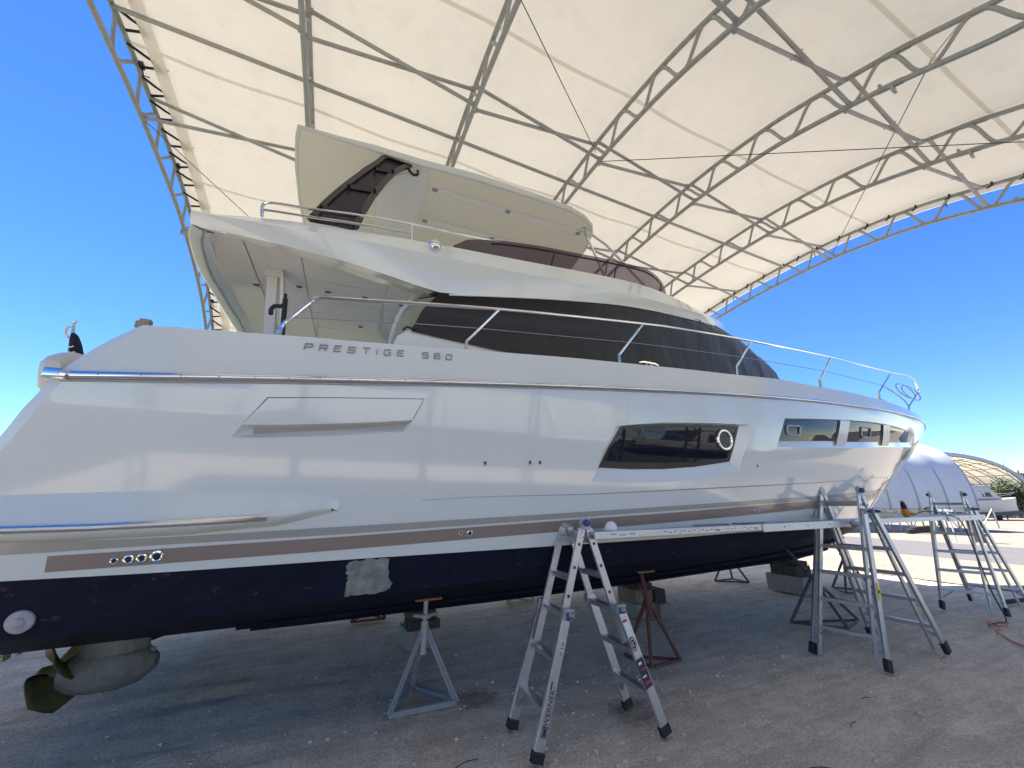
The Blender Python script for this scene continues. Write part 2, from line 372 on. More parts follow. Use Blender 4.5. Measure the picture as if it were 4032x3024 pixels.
def catmull(pts, n=6):
    P = [Vector(p) for p in pts]; P = [P[0] * 2 - P[1]] + P + [P[-1] * 2 - P[-2]]; o = []
    for i in range(1, len(P) - 2):
        for k in range(n):
            t = k / n; p0, p1, p2, p3 = P[i - 1:i + 3]
            o.append(.5 * ((2 * p1) + (p2 - p0) * t + (2 * p0 - 5 * p1 + 4 * p2 - p3) * t * t + (3 * p1 - p0 - 3 * p2 + p3) * t ** 3))
    o.append(P[-2]); return o
def inpoly(x, z, poly):
    c = False; n = len(poly); j = n - 1
    for i in range(n):
        xi, zi = poly[i][0], poly[i][1]; xj, zj = poly[j][0], poly[j][1]
        if (zi > z) != (zj > z) and x < (xj - xi) * (z - zi) / (zj - zi) + xi: c = not c
        j = i
    return c
def text_mesh(txt, size, m, name, parent, matrix, extrude=0.0015, label=None, xs=1.0):
    cu = bpy.data.curves.new(name, 'FONT'); cu.body = txt; cu.size = size; cu.extrude = extrude; cu.align_x = 'CENTER'; cu.align_y = 'CENTER'; cu.resolution_u = 3
    t = bpy.data.objects.new('tmp', cu); COL.objects.link(t)
    bpy.context.view_layer.update()
    me = bpy.data.meshes.new_from_object(t.evaluated_get(bpy.context.evaluated_depsgraph_get()))
    bpy.data.objects.remove(t); bpy.data.curves.remove(cu)
    me.name = name; me.materials.clear(); me.materials.append(m)
    for v in me.vertices: v.co.x *= xs
    o = bpy.data.objects.new(name, me); COL.objects.link(o); o.parent = parent; o.matrix_local = matrix
    return tag(o, label)

# measured outlines of the yacht, metres in its own frame [x, y, z]
D = {
    'deck': [[-1.2596, -2.2303, 2.805], [-1.0403, -2.2319, 2.8273], [-0.707, -2.2375, 2.8469], [-0.2577, -2.2421, 2.8855], [0.0302, -2.2473, 2.8992], [0.4733, -2.2533, 2.9287], [1.0658, -2.2559, 2.9761], [1.5039, -2.2575, 3.0075], [2.1836, -2.2591, 3.0574], [3.6617, -2.2659, 3.1356], [4.5541, -2.2684, 3.1738], [5.367, -2.2544, 3.2245], [6.1417, -2.2336, 3.2241], [6.751, -2.1979, 3.2416], [7.4064, -2.1424, 3.2592], [8.2517, -2.0438, 3.2695], [9.4261, -1.8431, 3.2875]],
    'rub': [[-1.4799, -2.3147, 2.3954], [-1.0374, -2.3177, 2.4355], [-0.532, -2.3215, 2.4866], [0.0735, -2.3258, 2.5441], [0.8041, -2.33, 2.6207], [1.3276, -2.33, 2.66], [2.1233, -2.33, 2.7279], [3.0805, -2.33, 2.8067], [4.2764, -2.3297, 2.8903], [4.8244, -2.3259, 2.9174], [5.6344, -2.3072, 2.9546], [6.5352, -2.2625, 3.0001], [7.4679, -2.1834, 3.0485], [8.7638, -2.005, 3.1107], [10.2099, -1.6902, 3.1778]],
    'wl': [[-1.5149, -2.146, 1.2302], [-0.8367, -2.1462, 1.2312], [0.2269, -2.1503, 1.2517], [1.4105, -2.1541, 1.2703], [3.4553, -2.1608, 1.3039], [4.2409, -2.1603, 1.3265], [6.1059, -1.9181, 1.3427], [7.2501, -1.6282, 1.361]],
    'brown_top': [[-1.3189, -2.1707, 1.3535], [0.208, -2.1824, 1.4118], [2.2573, -2.2005, 1.5034], [3.2069, -2.2061, 1.543], [4.6852, -2.1935, 1.6204], [5.9755, -2.0569, 1.6772], [7.0731, -1.8512, 1.7234]],
    'brown_bot': [[-1.32, -2.1531, 1.2657], [0.2187, -2.1642, 1.3211], [2.7134, -2.1858, 1.4292], [3.4228, -2.1922, 1.461], [4.6823, -2.1765, 1.5248], [6.0, -2.0218, 1.5809], [7.1645, -1.7811, 1.6228]],
    'grey_top': [[-1.5478, -2.186, 1.4299], [-0.867, -2.1875, 1.4375], [0.2, -2.196, 1.48], [2.2556, -2.2094, 1.5659], [4.6872, -2.2033, 1.6769], [5.9637, -2.0755, 1.7317], [7.5752, -1.7592, 1.7987]],
    'grey_bot': [[-1.5371, -2.1731, 1.3653], [-0.8606, -2.1788, 1.394], [0.2062, -2.1855, 1.4275], [2.2569, -2.203, 1.5212], [4.6855, -2.1949, 1.6288], [5.9733, -2.0602, 1.6869], [7.632, -1.7207, 1.7542]],
    'groove': [[0.7591, -2.2235, 1.6643], [1.2405, -2.2276, 1.6935], [2.2515, -2.2313, 1.7189], [3.2102, -2.2376, 1.763], [4.6938, -2.2304, 1.8363], [5.9355, -2.1277, 1.8979], [7.6451, -1.8393, 1.9989], [8.998, -1.4878, 2.0729]],
    'chine': [[-1.4646, -2.085, 0.9249], [-1.2444, -2.0837, 0.9184], [-0.83, -2.0851, 0.9256], [0.2588, -2.0963, 0.9817], [0.7441, -2.0988, 0.9939], [1.4319, -2.1047, 1.0234], [2.1659, -2.1102, 1.0508]],
    'aft': [[-1.2596, -2.2303, 2.805], [-1.3575, -2.2521, 2.6928], [-1.4258, -2.2706, 2.5992], [-1.5018, -2.2982, 2.4636], [-1.5629, -2.3093, 2.3241], [-1.6282, -2.2964, 2.1748], [-1.6697, -2.2801, 2.061]],
    'win_out': [[2.6206, -2.3132, 2.3759], [2.9177, -2.3163, 2.418], [3.2389, -2.3194, 2.4589], [3.9421, -2.323, 2.5067], [4.5842, -2.3209, 2.5328], [4.4703, -2.303, 2.2898], [4.3099, -2.2679, 1.9935], [3.8916, -2.259, 1.913], [3.4853, -2.2524, 1.8668], [3.2131, -2.2492, 1.8447], [2.7082, -2.2473, 1.831], [2.3191, -2.2481, 1.8365], [2.3802, -2.2593, 1.9151], [2.4588, -2.2886, 2.1204]],
    'win_glass': [[2.6892, -2.3134, 2.3792], [2.9173, -2.3157, 2.4097], [3.2378, -2.3183, 2.4443], [3.8168, -2.3212, 2.4829], [4.4013, -2.3214, 2.5096], [4.294, -2.3046, 2.28], [4.198, -2.283, 2.0871], [3.66, -2.2732, 2.0122], [3.2151, -2.2679, 1.9752], [2.805, -2.2659, 1.9613], [2.4293, -2.2664, 1.9648], [2.5424, -2.2958, 2.1704]],
    'port': [[4.1353, -2.3096, 2.3309], [4.1521, -2.3189, 2.4543], [4.1185, -2.3004, 2.2076], [4.0147, -2.3093, 2.3238], [4.2604, -2.3095, 2.3384]],
    'bow_out': [[5.2342, -2.312, 2.6685], [6.584, -2.2357, 2.7699], [7.4403, -2.1499, 2.8297], [8.4178, -2.0023, 2.8661], [9.3583, -1.8017, 2.8838], [10.2076, -1.5592, 2.8812], [10.3981, -1.3854, 2.6844], [9.0878, -1.7339, 2.5698], [7.2572, -2.0777, 2.4262], [5.6475, -2.2516, 2.322], [5.0071, -2.287, 2.2945]],
    'bow_g1': [[5.2337, -2.3116, 2.655], [6.5827, -2.2351, 2.7641], [6.4084, -2.2031, 2.4614], [5.0756, -2.2927, 2.3784]],
    'bow_g2': [[6.8539, -2.2105, 2.7784], [8.0788, -2.0555, 2.8381], [8.0378, -1.9803, 2.5642], [6.7307, -2.1676, 2.476]],
    'bow_g3': [[8.4022, -1.9993, 2.8453], [9.0229, -1.8746, 2.8627], [9.734, -1.6964, 2.8717], [9.7888, -1.5996, 2.7051], [8.4226, -1.9105, 2.5929]],
    'bow_m1': [[6.5827, -2.2351, 2.7641], [6.8539, -2.2105, 2.7784], [6.7053, -2.1602, 2.4275], [6.4048, -2.1919, 2.4015]],
    'bow_m2': [[8.0786, -2.0562, 2.8406], [8.3786, -2.0082, 2.8608], [8.4452, -1.8837, 2.5444], [8.09, -1.9504, 2.5169]],
    'bow_p1': [[5.2772, -2.3057, 2.5799], [5.5595, -2.2937, 2.5924], [5.5345, -2.28, 2.4776], [5.2607, -2.2943, 2.4731]],
    'bow_p2': [[7.2326, -2.1564, 2.7206], [7.5687, -2.1145, 2.7457], [7.5653, -2.0803, 2.6015], [7.2435, -2.1246, 2.5811]],
    'vent_panel': [[-0.3868, -2.3122, 2.3632], [0.0895, -2.3157, 2.4095], [0.7128, -2.3196, 2.4619], [0.6358, -2.3063, 2.2845], [0.3923, -2.3037, 2.2495], [0.1123, -2.3014, 2.2185], [-0.2093, -2.2982, 2.1871], [-0.5083, -2.2948, 2.1634]],
    'vent_out': [[-0.5081, -2.2945, 2.1617], [-0.209, -2.2979, 2.1853], [0.1125, -2.3012, 2.2166], [0.3925, -2.3036, 2.2475], [0.636, -2.3062, 2.2825], [0.566, -2.2972, 2.1806], [0.1236, -2.2891, 2.1236], [-0.2751, -2.2838, 2.0865], [-0.5655, -2.2808, 2.0656]],
    'vent_in': [[-0.4517, -2.2919, 2.1432], [-0.2062, -2.2949, 2.164], [0.1148, -2.2997, 2.1978], [0.3941, -2.3024, 2.2318], [0.5942, -2.3044, 2.2589], [0.5585, -2.3013, 2.2179], [0.1185, -2.2952, 2.1662], [-0.2801, -2.289, 2.1233], [-0.4532, -2.2859, 2.1016]],
    'fit': [[1.2638, -2.2665, 1.9658], [1.6827, -2.2696, 1.9874], [1.7805, -2.2701, 1.991], [4.6182, -2.2698, 2.0584]],
    'fit_low': [[-1.0379, -2.1628, 1.3141], [-0.9707, -2.1636, 1.3179], [-0.9082, -2.1644, 1.322], [-0.8361, -2.1658, 1.3288], [1.0988, -2.1823, 1.4114], [1.1714, -2.1819, 1.4094], [4.53, -2.1921, 1.557], [4.6175, -2.1876, 1.5618], [5.7829, -2.0343, 1.5007], [5.8936, -2.0142, 1.499]],
    'patch': [[0.271, -2.1475, 1.2373], [0.3754, -2.1492, 1.2458], [0.5545, -2.1495, 1.2474], [0.5652, -2.12, 1.1002], [0.6106, -2.1141, 1.0703], [0.5439, -2.1027, 1.0134], [0.3509, -2.1013, 1.0063], [0.2755, -2.0994, 0.9972], [0.2851, -2.1204, 1.1022], [0.2716, -2.1378, 1.189]],
    'anode': [[-1.3963, -2.1024, 1.0121], [-1.4055, -2.1137, 1.0683], [-1.387, -2.0909, 0.9547], [-1.4386, -2.102, 1.01], [-1.3539, -2.1034, 1.0169]],
    'letters': [[-0.1909, -2.2631, 2.7984], [-0.0882, -2.265, 2.8033], [0.0147, -2.2659, 2.8127], [0.1172, -2.2679, 2.817], [0.2256, -2.2688, 2.8268], [0.3096, -2.2704, 2.8302], [0.3912, -2.2715, 2.8355], [0.4947, -2.2725, 2.844], [0.6991, -2.2752, 2.8553], [0.8016, -2.2755, 2.8633], [0.9044, -2.2764, 2.8687]],
    'letter_h': [[0.0112, -2.2596, 2.8406], [0.0182, -2.2721, 2.785], [-0.0106, -2.2661, 2.8087], [0.0405, -2.2662, 2.8144]],
    'sp_top': [[-1.5938, -2.225, 1.6753], [-1.133, -2.2285, 1.6995], [-0.5039, -2.2299, 1.7092], [-0.2321, -2.229, 1.7031], [0.085, -2.2276, 1.693], [0.169, -2.22, 1.6403]],
    'sp_bot': [[-1.5475, -2.1857, 1.4285], [-1.1576, -2.1874, 1.4368], [-0.7136, -2.1899, 1.4495], [-0.2036, -2.1988, 1.4939], [0.1337, -2.2118, 1.5824], [0.1705, -2.2183, 1.6279]],
    'sp_rail': [[-1.4859, -2.3439, 1.5272], [-1.1118, -2.3447, 1.5329], [-0.687, -2.3471, 1.5497], [-0.2659, -2.35, 1.57]],
    'keel': [[-2.4835, 0.0, 0.3697], [-1.1243, 0.0, 0.3741], [0.3106, 0.0, 0.3955], [1.5795, 0.0, 0.4183], [3.4035, 0.0, 0.4406], [5.5133, 0.0, 0.5037], [6.776, 0.0, 0.5278], [7.5923, 0.0, 0.5501], [8.1762, 0.0, 0.5678], [8.4891, 0.0, 0.588], [9.1576, 0.0, 0.6818], [9.6213, 0.0, 0.8315], [9.9948, 0.0, 1.0081]],
    'xs': [[0.4, 9.15], [0.5, 9.3], [0.6, 9.45], [0.7, 9.6], [0.8, 9.85], [0.9, 10.1], [1.0, 10.35], [1.1, 10.531], [1.2, 10.702], [1.3, 10.865], [1.4, 11.035], [1.5, 11.209], [1.6, 11.386], [1.7, 11.567], [1.8, 11.749], [1.9, 11.932], [2.0, 12.114], [2.1, 12.296], [2.2, 12.476], [2.3, 12.652], [2.4, 12.825], [2.5, 12.994], [2.6, 13.155], [2.7, 13.311], [2.8, 13.461], [2.9, 13.598], [3.0, 13.728], [3.1, 13.851], [3.2, 13.956], [3.3, 14.055], [3.4, 14.129], [3.5, 14.204], [3.6, 14.278], [3.7, 14.352], [3.8, 14.426]],
    'zrpoly': [3.512067824913956e-05, -0.00043219010085510936, -0.0025765034127826986, 0.0966668921703675, 2.5398711378391945]}
S = {
    'U': [[-1.2715, -1.88, 3.9858], [-1.1193, -1.88, 4.0521], [-0.9989, -1.88, 4.084], [-0.7802, -1.88, 4.1286], [-0.4435, -1.88, 4.1898], [-0.1283, -1.88, 4.193], [0.543, -1.88, 4.2742], [0.9716, -1.88, 4.3029], [1.9443, -1.8718, 4.3593], [3.0864, -1.8148, 4.479], [3.8427, -1.7311, 4.5735], [4.5789, -1.5994, 4.5404], [5.0069, -1.4924, 4.5339], [5.5646, -1.3066, 4.5812], [5.8662, -1.176, 4.6119]],
    'K': [[-1.2213, -2.0, 3.9066], [-1.0188, -2.0, 3.9398], [-0.7759, -2.0, 3.9684], [-0.4083, -2.0, 4.011], [-0.1171, -2.0, 4.0357], [0.705, -2.0, 4.0685], [1.6958, -1.9963, 4.0742], [2.9677, -1.9441, 4.2061], [4.37, -1.7627, 4.2896]],
    'L': [[-1.1552, -1.94, 3.8352], [-0.8182, -1.94, 3.8528], [-0.4987, -1.94, 3.8374], [-0.0916, -1.94, 3.8192], [0.4613, -1.94, 3.7413], [0.8599, -1.94, 3.6671], [1.2145, -1.9398, 3.7401], [2.0206, -1.93, 3.8852], [3.16, -1.8685, 4.0786], [4.4349, -1.6898, 4.2359], [5.0887, -1.5288, 4.3345], [5.4787, -1.3994, 4.4392]],
    'cov_bot': [[0.6239, -1.7849, 3.2839], [0.9129, -1.7898, 3.2566], [1.6387, -1.7983, 3.2026], [2.4863, -1.7754, 3.273]],
    'cov_aft': [[0.8363, -1.6997, 3.7574], [0.7636, -1.7184, 3.6533], [0.7029, -1.7442, 3.5101], [0.6566, -1.7657, 3.3908], [0.6228, -1.7806, 3.3077]],
    'ht_low': [[-0.7839, -1.2918, 5.85], [-0.3574, -1.2999, 5.85], [0.0722, -1.2978, 5.85], [0.6277, -1.2975, 5.85], [1.3149, -1.3724, 5.85], [2.2173, -1.3552, 5.85], [2.8744, -1.3366, 5.85], [3.2082, -1.2296, 5.85], [3.4332, -1.0586, 5.85], [3.6098, -0.4675, 5.85]],
    'ht_top': [[-0.7691, -1.36, 5.7912], [-0.6287, -1.36, 5.8409], [0.0389, -1.36, 5.9671], [1.1041, -1.36, 6.0123], [2.2173, -1.36, 5.9791], [2.8137, -1.36, 5.9471], [3.1811, -1.36, 5.906], [3.3921, -1.36, 5.8079], [3.3969, -1.36, 5.6988], [3.2566, -1.36, 5.4662], [2.9962, -1.36, 5.0925]],
    'ht_panelA': [[0.8078, -1.0239, 5.85], [3.2774, -1.0137, 5.85], [3.2804, -0.8961, 5.85], [0.8093, -0.9086, 5.85]],
    'ht_panelB': [[0.7764, -0.3661, 5.85], [2.3536, -0.369, 5.85], [2.3761, -0.2503, 5.85], [0.7854, -0.2456, 5.85]],
    'ht_panelC': [[0.654, -1.2575, 5.85], [0.7189, -1.2455, 5.85], [0.7097, -0.1413, 5.85], [0.1589, 0.335, 5.85], [0.1465, -0.4987, 5.85], [0.3735, -1.0501, 5.85]],
    'ht_lights': [[0.8761, -0.9744, 5.85], [1.9764, -0.9719, 5.85], [3.2184, -0.9502, 5.85], [0.8578, -0.2936, 5.85], [1.9609, -0.2976, 5.85]],
    'arch': [[-0.4316, -1.7144, 4.3188], [-0.4715, -1.7019, 4.3603], [-0.3853, -1.6321, 4.593], [-0.2006, -1.4837, 5.0876], [-0.0482, -1.3679, 5.4736], [0.0688, -1.2985, 5.7051], [0.1817, -1.2473, 5.8756], [0.5159, -1.2215, 5.9616], [0.3595, -1.3188, 5.6373], [0.2361, -1.4155, 5.3149], [0.128, -1.52, 4.9665], [0.0496, -1.6274, 4.6087], [0.0122, -1.6953, 4.3824], [-0.0434, -1.702, 4.3601]],
    'arch_r1': [[-0.4128, -1.712, 4.3266], [-0.3556, -1.6356, 4.5814], [-0.1681, -1.4873, 5.0756], [0.0919, -1.3195, 5.635], [0.2026, -1.2593, 5.8358], [0.4979, -1.2333, 5.9225]],
    'arch_r2': [[0.4979, -1.2333, 5.9225], [0.3093, -1.342, 5.5601], [0.1214, -1.4954, 5.0487], [0.0303, -1.6145, 4.6518], [-0.0296, -1.7003, 4.3656]],
    'arch_b': [[0.0852, -1.3598, 5.5007], [0.2919, -1.3448, 5.5505], [-0.1531, -1.5064, 5.0119], [0.1203, -1.4912, 5.0626], [-0.3636, -1.6479, 4.5403], [0.0133, -1.6321, 4.5931], [-0.4037, -1.7038, 4.3538], [-0.0296, -1.7003, 4.3656]],
    'frail_top': [[-0.8, -1.82, 4.171], [-0.813, -1.82, 4.2672], [-0.8034, -1.82, 4.3096], [-0.7307, -1.82, 4.3443], [-0.3882, -1.82, 4.4039], [-0.689, -1.82, 4.3581], [-0.441, -1.82, 4.3962], [0.058, -1.82, 4.4547], [0.5351, -1.82, 4.5028], [1.1304, -1.82, 4.5349], [1.5837, -1.82, 4.5728]],
    'frail_mid': [[-0.8, -1.82, 4.171], [-0.8032, -1.82, 4.2239], [-0.7821, -1.82, 4.2465], [-0.45, -1.82, 4.2858], [0.0413, -1.82, 4.3431], [0.5285, -1.82, 4.3826]],
    'frail_post': [[0.5459, -1.82, 4.3164], [0.5351, -1.82, 4.5028]],
    'navlight': [[0.7677, -1.95, 4.197], [0.7067, -1.95, 4.1796], [0.8264, -1.95, 4.2137], [0.7642, -1.95, 4.2566], [0.7713, -1.95, 4.136]],
    'fw_top': [[0.9753, -1.85, 4.3246], [1.1578, -1.8499, 4.4705], [1.5744, -1.8478, 4.5667], [2.0649, -1.8388, 4.639], [2.613, -1.8169, 4.6987], [3.1375, -1.7805, 4.7707], [3.8857, -1.6949, 4.867], [4.2607, -1.6334, 4.8685], [4.4779, -1.591, 4.8533]],
    'fw_bot': [[0.9753, -1.85, 4.3246], [1.9593, -1.8415, 4.3895], [2.989, -1.7925, 4.5104], [3.973, -1.6818, 4.6025], [4.334, -1.6197, 4.592]],
    'ceil_edge': [[-1.2362, -1.9645, 3.93], [-1.2747, -1.867, 3.93], [-1.3126, -1.7485, 3.93], [-1.3605, -1.5048, 3.93], [-1.4081, -1.1186, 3.93], [-1.4133, -0.6765, 3.93], [-1.3821, -0.1862, 3.93], [-1.2813, 0.4801, 3.93]],
    'ceil_lip': [[-1.2156, -1.7874, 3.93], [-0.8686, -1.7401, 3.93], [-0.5399, -1.6941, 3.93], [-0.109, -1.5957, 3.93], [0.1835, -1.5019, 3.93], [0.7507, -1.3881, 3.93]],
    'clights': [[-0.5298, -1.0524, 3.93], [-0.2457, -1.0518, 3.93], [0.153, -1.0786, 3.93], [0.5633, -1.0571, 3.93], [0.1278, -0.2269, 3.93], [-0.9575, -0.9212, 3.93]],
    'br_top': [[-0.4064, -2.2225, 2.8808], [-0.3983, -2.2226, 2.9616], [-0.3384, -2.223, 3.0515], [-0.247, -2.2237, 3.18], [-0.1867, -2.2241, 3.2412], [-0.0149, -2.2254, 3.2731], [1.3855, -2.23, 3.4594], [3.1668, -2.23, 3.6349], [3.7905, -2.23, 3.6758], [5.0357, -2.2227, 3.7299], [6.9391, -2.133, 3.8113], [9.4629, -1.7683, 4.0144], [15.0202, 0.1, 5.096]],
    'st0': [[1.0657, -2.23, 2.9859], [1.077, -2.23, 3.0734], [1.3856, -2.23, 3.4511]],
    'st1': [[2.7901, -2.23, 3.1034], [2.7957, -2.23, 3.193], [3.1781, -2.23, 3.637]],
    'st2': [[4.6146, -2.228, 3.1939], [4.6392, -2.2278, 3.3136], [5.0178, -2.223, 3.7194]],
    'st3': [[6.4241, -2.17, 3.259], [6.4479, -2.1685, 3.3634], [6.9328, -2.1335, 3.7975]],
    'st4': [[8.3433, -1.9715, 3.3228], [8.442, -1.9565, 3.4445], [9.4682, -1.7672, 3.9697]],
    'wire': [[-0.3265, -2.2231, 3.0427], [0.6157, -2.2299, 3.1601], [1.1709, -2.23, 3.2186], [2.9588, -2.23, 3.3673], [3.7452, -2.23, 3.4106], [4.7739, -2.2265, 3.459], [6.6431, -2.1555, 3.5351], [8.7402, -1.9077, 3.6199]],
    'cockpole': [[0.4196, -1.5, 3.2824], [0.5179, -1.5, 3.5233], [0.6474, -1.5, 3.7319], [0.7363, -1.5, 3.8581]],
    'box': [[-1.3156, -2.1, 2.859], [-1.2713, -2.1, 2.8632], [-1.2794, -2.1, 2.8996], [-1.3228, -2.1, 2.8913]],
    'f': [2.0, 1, 6.0, 2.6, 0.625]}
# ================================================================== THE YACHT (own frame: x to the bow, -y starboard)
yacht = empty('motor_yacht', (0, 5.42, 0), radians(-2.2), 'white motor yacht propped on stands and blocks under the open shelter', 'yacht')
L0 = 4.0
ZR = D['zrpoly']
def zr(x):
    x = max(-2.6, min(x, 11.2)); z = 0.0
    for c in ZR: z = z * x + c
    return z
def zr2(x): return zr(x) if x < 10.2 else zr(10.2) + (x - 10.2) * 0.035
ZD = [(-2.6, 2.70)] + [(p[0], p[2]) for p in D['deck']] + [(11.5, 3.34), (14.2, 3.40)]
def zd(x): return max(interp(x, ZD), zr2(x) + .05)
def XS(z): return interp(z, [(0.3, 9.0)] + [tuple(p) for p in D['xs']])
def Bz(z): return interp(z, [(.5, 2.02), (.9, 2.08), (1.5, 2.2), (2.2, 2.3), (2.6, 2.33), (5, 2.33)])
def pz(z): return interp(z, [(.9, 1.7), (1.5, 1.85), (2.5, 2.3), (3.4, 2.9), (4.2, 3.4)])
def b0(x, z):
    t = (x - L0) / (XS(z) - L0); t = max(0.0, min(1.0, t)); return Bz(z) * (1 - t ** pz(z))
def hb(x, z):
    z0 = zr2(x)
    return b0(x, z) if z <= z0 else max(0.0, b0(x, z0) - .22 * (z - z0))
def hn(x, z):
    e = .02; bx = (hb(x + e, z) - hb(x - e, z)) / (2 * e); bz = (hb(x, z + e) - hb(x, z - e)) / (2 * e)
    return Vector((-bx, -1, -bz)).normalized()
def hp(x, z, off=0.0):
    p = Vector((x, -hb(x, z), z)); return p + hn(x, z) * off if off else p
def zc(x): return 0.92 + 0.04 * (x + 1.4)
def zw(x): return interp(x, [(-3, 1.21)] + [(p[0], p[2]) for p in D['wl']] + [(11.05, 1.44)])
KEEL = [(-3, .40), (0, .40)] + [(p[0], p[2]) for p in D['keel'][3:]] + [(10.35, 1.0), (10.86, 1.3), (11.06, 1.44)]
def zk(x): return interp(x, KEEL)
def XSTEM_AT(zf):               # where the stem meets a line z=zf(x)
    a, b = 9.0, 14.45
    for _ in range(40):
        m_ = (a + b) / 2
        if XS(zf(m_)) > m_: a = m_
        else: b = m_
    return a

def patch(name, outline, m, holes=(), off=0.0, gx=.2, gz=.11, parent=yacht, label=None, seg=.12, mirror=False, kind=None):
    """a piece of hull skin inside an (x,z) outline, with holes, lying off metres proud of the hull"""
    verts = []; edges = []; faces_ = []
    def loop(poly):
        o = len(verts); n = 0
        for i in range(len(poly)):
            a, b = poly[i], poly[(i + 1) % len(poly)]; k = max(1, int(math.hypot(b[0] - a[0], b[1] - a[1]) / seg))
            for j in range(k): verts.append(Vector((a[0] + (b[0] - a[0]) * j / k, a[1] + (b[1] - a[1]) * j / k))); n += 1
        edges.extend([(o + i, o + (i + 1) % n) for i in range(n)])
    loop(outline)
    for h in holes: loop(h)
    nb = len(verts)
    x0 = min(p[0] for p in outline); x1 = max(p[0] for p in outline); z0 = min(p[1] for p in outline); z1 = max(p[1] for p in outline)
    nx = int((x1 - x0) / gx); nz_ = int((z1 - z0) / gz)
    for i in range(1, nx):
        for k in range(1, nz_):
            p = Vector((x0 + (x1 - x0) * i / nx, z0 + (z1 - z0) * k / nz_))
            if not inpoly(p.x, p.y, outline) or any(inpoly(p.x, p.y, h) for h in holes): continue
            if min((p - q).length_squared for q in verts[:nb]) < .0022: continue
            verts.append(p)
    vo, eo, fo, *_ = delaunay_2d_cdt(verts, edges, [], 0, 1e-5)
    fs = []
    for f in fo:
        cx_ = sum(vo[i].x for i in f) / len(f); cz_ = sum(vo[i].y for i in f) / len(f)
        if inpoly(cx_, cz_, outline) and not any(inpoly(cx_, cz_, h) for h in holes): fs.append(tuple(f))
    vs = [hp(p.x, p.y, off) for p in vo]; ns = [hn(p.x, p.y) for p in vo]
    me = bpy.data.meshes.new(name)
    # orient outward
    fs2 = []
    for f in fs:
        a, b, c = (vs[i] for i in f[:3]); nn = (b - a).cross(c - a)
        fs2.append(f if nn.dot(ns[f[0]]) > 0 else f[::-1])
    if mirror:
        n0 = len(vs); vs = vs + [Vector((p.x, -p.y, p.z)) for p in vs]; ns = ns + [Vector((q.x, -q.y, q.z)) for q in ns]
        fs2 = fs2 + [tuple(i + n0 for i in f[::-1]) for f in fs2]
    me.from_pydata(vs, [], fs2); me.materials.append(m)
    me.polygons.foreach_set('use_smooth', [True] * len(me.polygons))
    me.normals_split_custom_set_from_vertices([tuple(q) for q in ns])
    o = bpy.data.objects.new(name, me); COL.objects.link(o); o.parent = parent
    return tag(o, label, kind=kind)

def xz(key): return [(p[0], p[2]) for p in D[key]]
xw = XSTEM_AT(zw); xd = XSTEM_AT(zd)
aft = [(p[0], p[2]) for p in D['aft']] + [(-1.80, 1.75), (-1.95, 1.5)]
xa_w = -2.05
top = [(x, zd(x)) for x in [aft[0][0] + .001 + (xd - aft[0][0]) * i / 70 for i in range(71)]]
stem = []
for i in range(1, 24):
    z = zd(xd) + (zw(xw) - zd(xd)) * i / 24; stem.append((XS(z) - .0005, z))
bot = [(xw - .001 + (xa_w - xw) * i / 60, 0) for i in range(61)]; bot = [(x, zw(x)) for x, _ in bot]
aft_in = [(x + .085, z) for x, z in aft[:1]] + [(x + .085, z) for x, z in aft[1:]]
aft_in[0] = (aft[0][0] + .05, zd(aft[0][0] + .05))
top = [p for p in top if p[0] > aft_in[0][0] + .01]
outline = aft_in[::-1] + top + stem + bot
holes = [xz('win_out'), xz('bow_out'), xz('vent_out')]
hull = patch('hull', outline, M['gelcoat'], holes)
# port side, plain
pm = patch('hull', outline, M['gelcoat'], ())
for v in pm.data.vertices: v.co.y = -v.co.y
pm.data.flip_normals()
# aft wing edge (thickness of the hull side), transom, deck
rim = MB(); a0_ = [hp(x, z) for x, z in aft_in]; a1_ = [hp(x, z) + Vector((.012, .028, -.004)) for x, z in aft]; a2_ = [p + Vector((-.012, .035, -.006)) for p in a1_]; a3_ = [p + Vector((.05, .14, -.02)) for p in a1_]
rim.grid([a0_, a1_, a2_, a3_]); rim.build('wing_edge', M['gelcoat'], yacht, smooth=True, angle=20)
rim = MB(); rim.grid([[Vector((p.x, -p.y, p.z)) for p in r_] for r_ in (a3_, a2_, a1_, a0_)]); rim.build('wing_edge', M['gelcoat'], yacht, smooth=True, angle=20)
tr = MB(); tz = [2.0, 1.6, 1.24]
tr.grid([[Vector((-1.75 - .1 * k, -2.1 + 4.2 * j / 6, z)) for j in range(7)] for k, z in enumerate(tz)])
tr.box((-2.55, 0, 1.38), (1.2, 4.1, .12))
tr.build('transom', M['gelcoat'], yacht)
dk = MB(); dk.grid([[Vector((x, -hb(x, zd(x)) * (1 - 2 * k / 8), zd(x) - .015 * (0 if k in (0, 8) else 1) + .10 * max(0, (x - 7) / 7) * (1 - (1 - k / 4) ** 2))) for k in range(9)] for x in [-1.2 + (xd + 1.2) * i / 50 for i in range(51)]])
dk.build('deck', M['gelcoat_dark'], yacht, smooth=True)
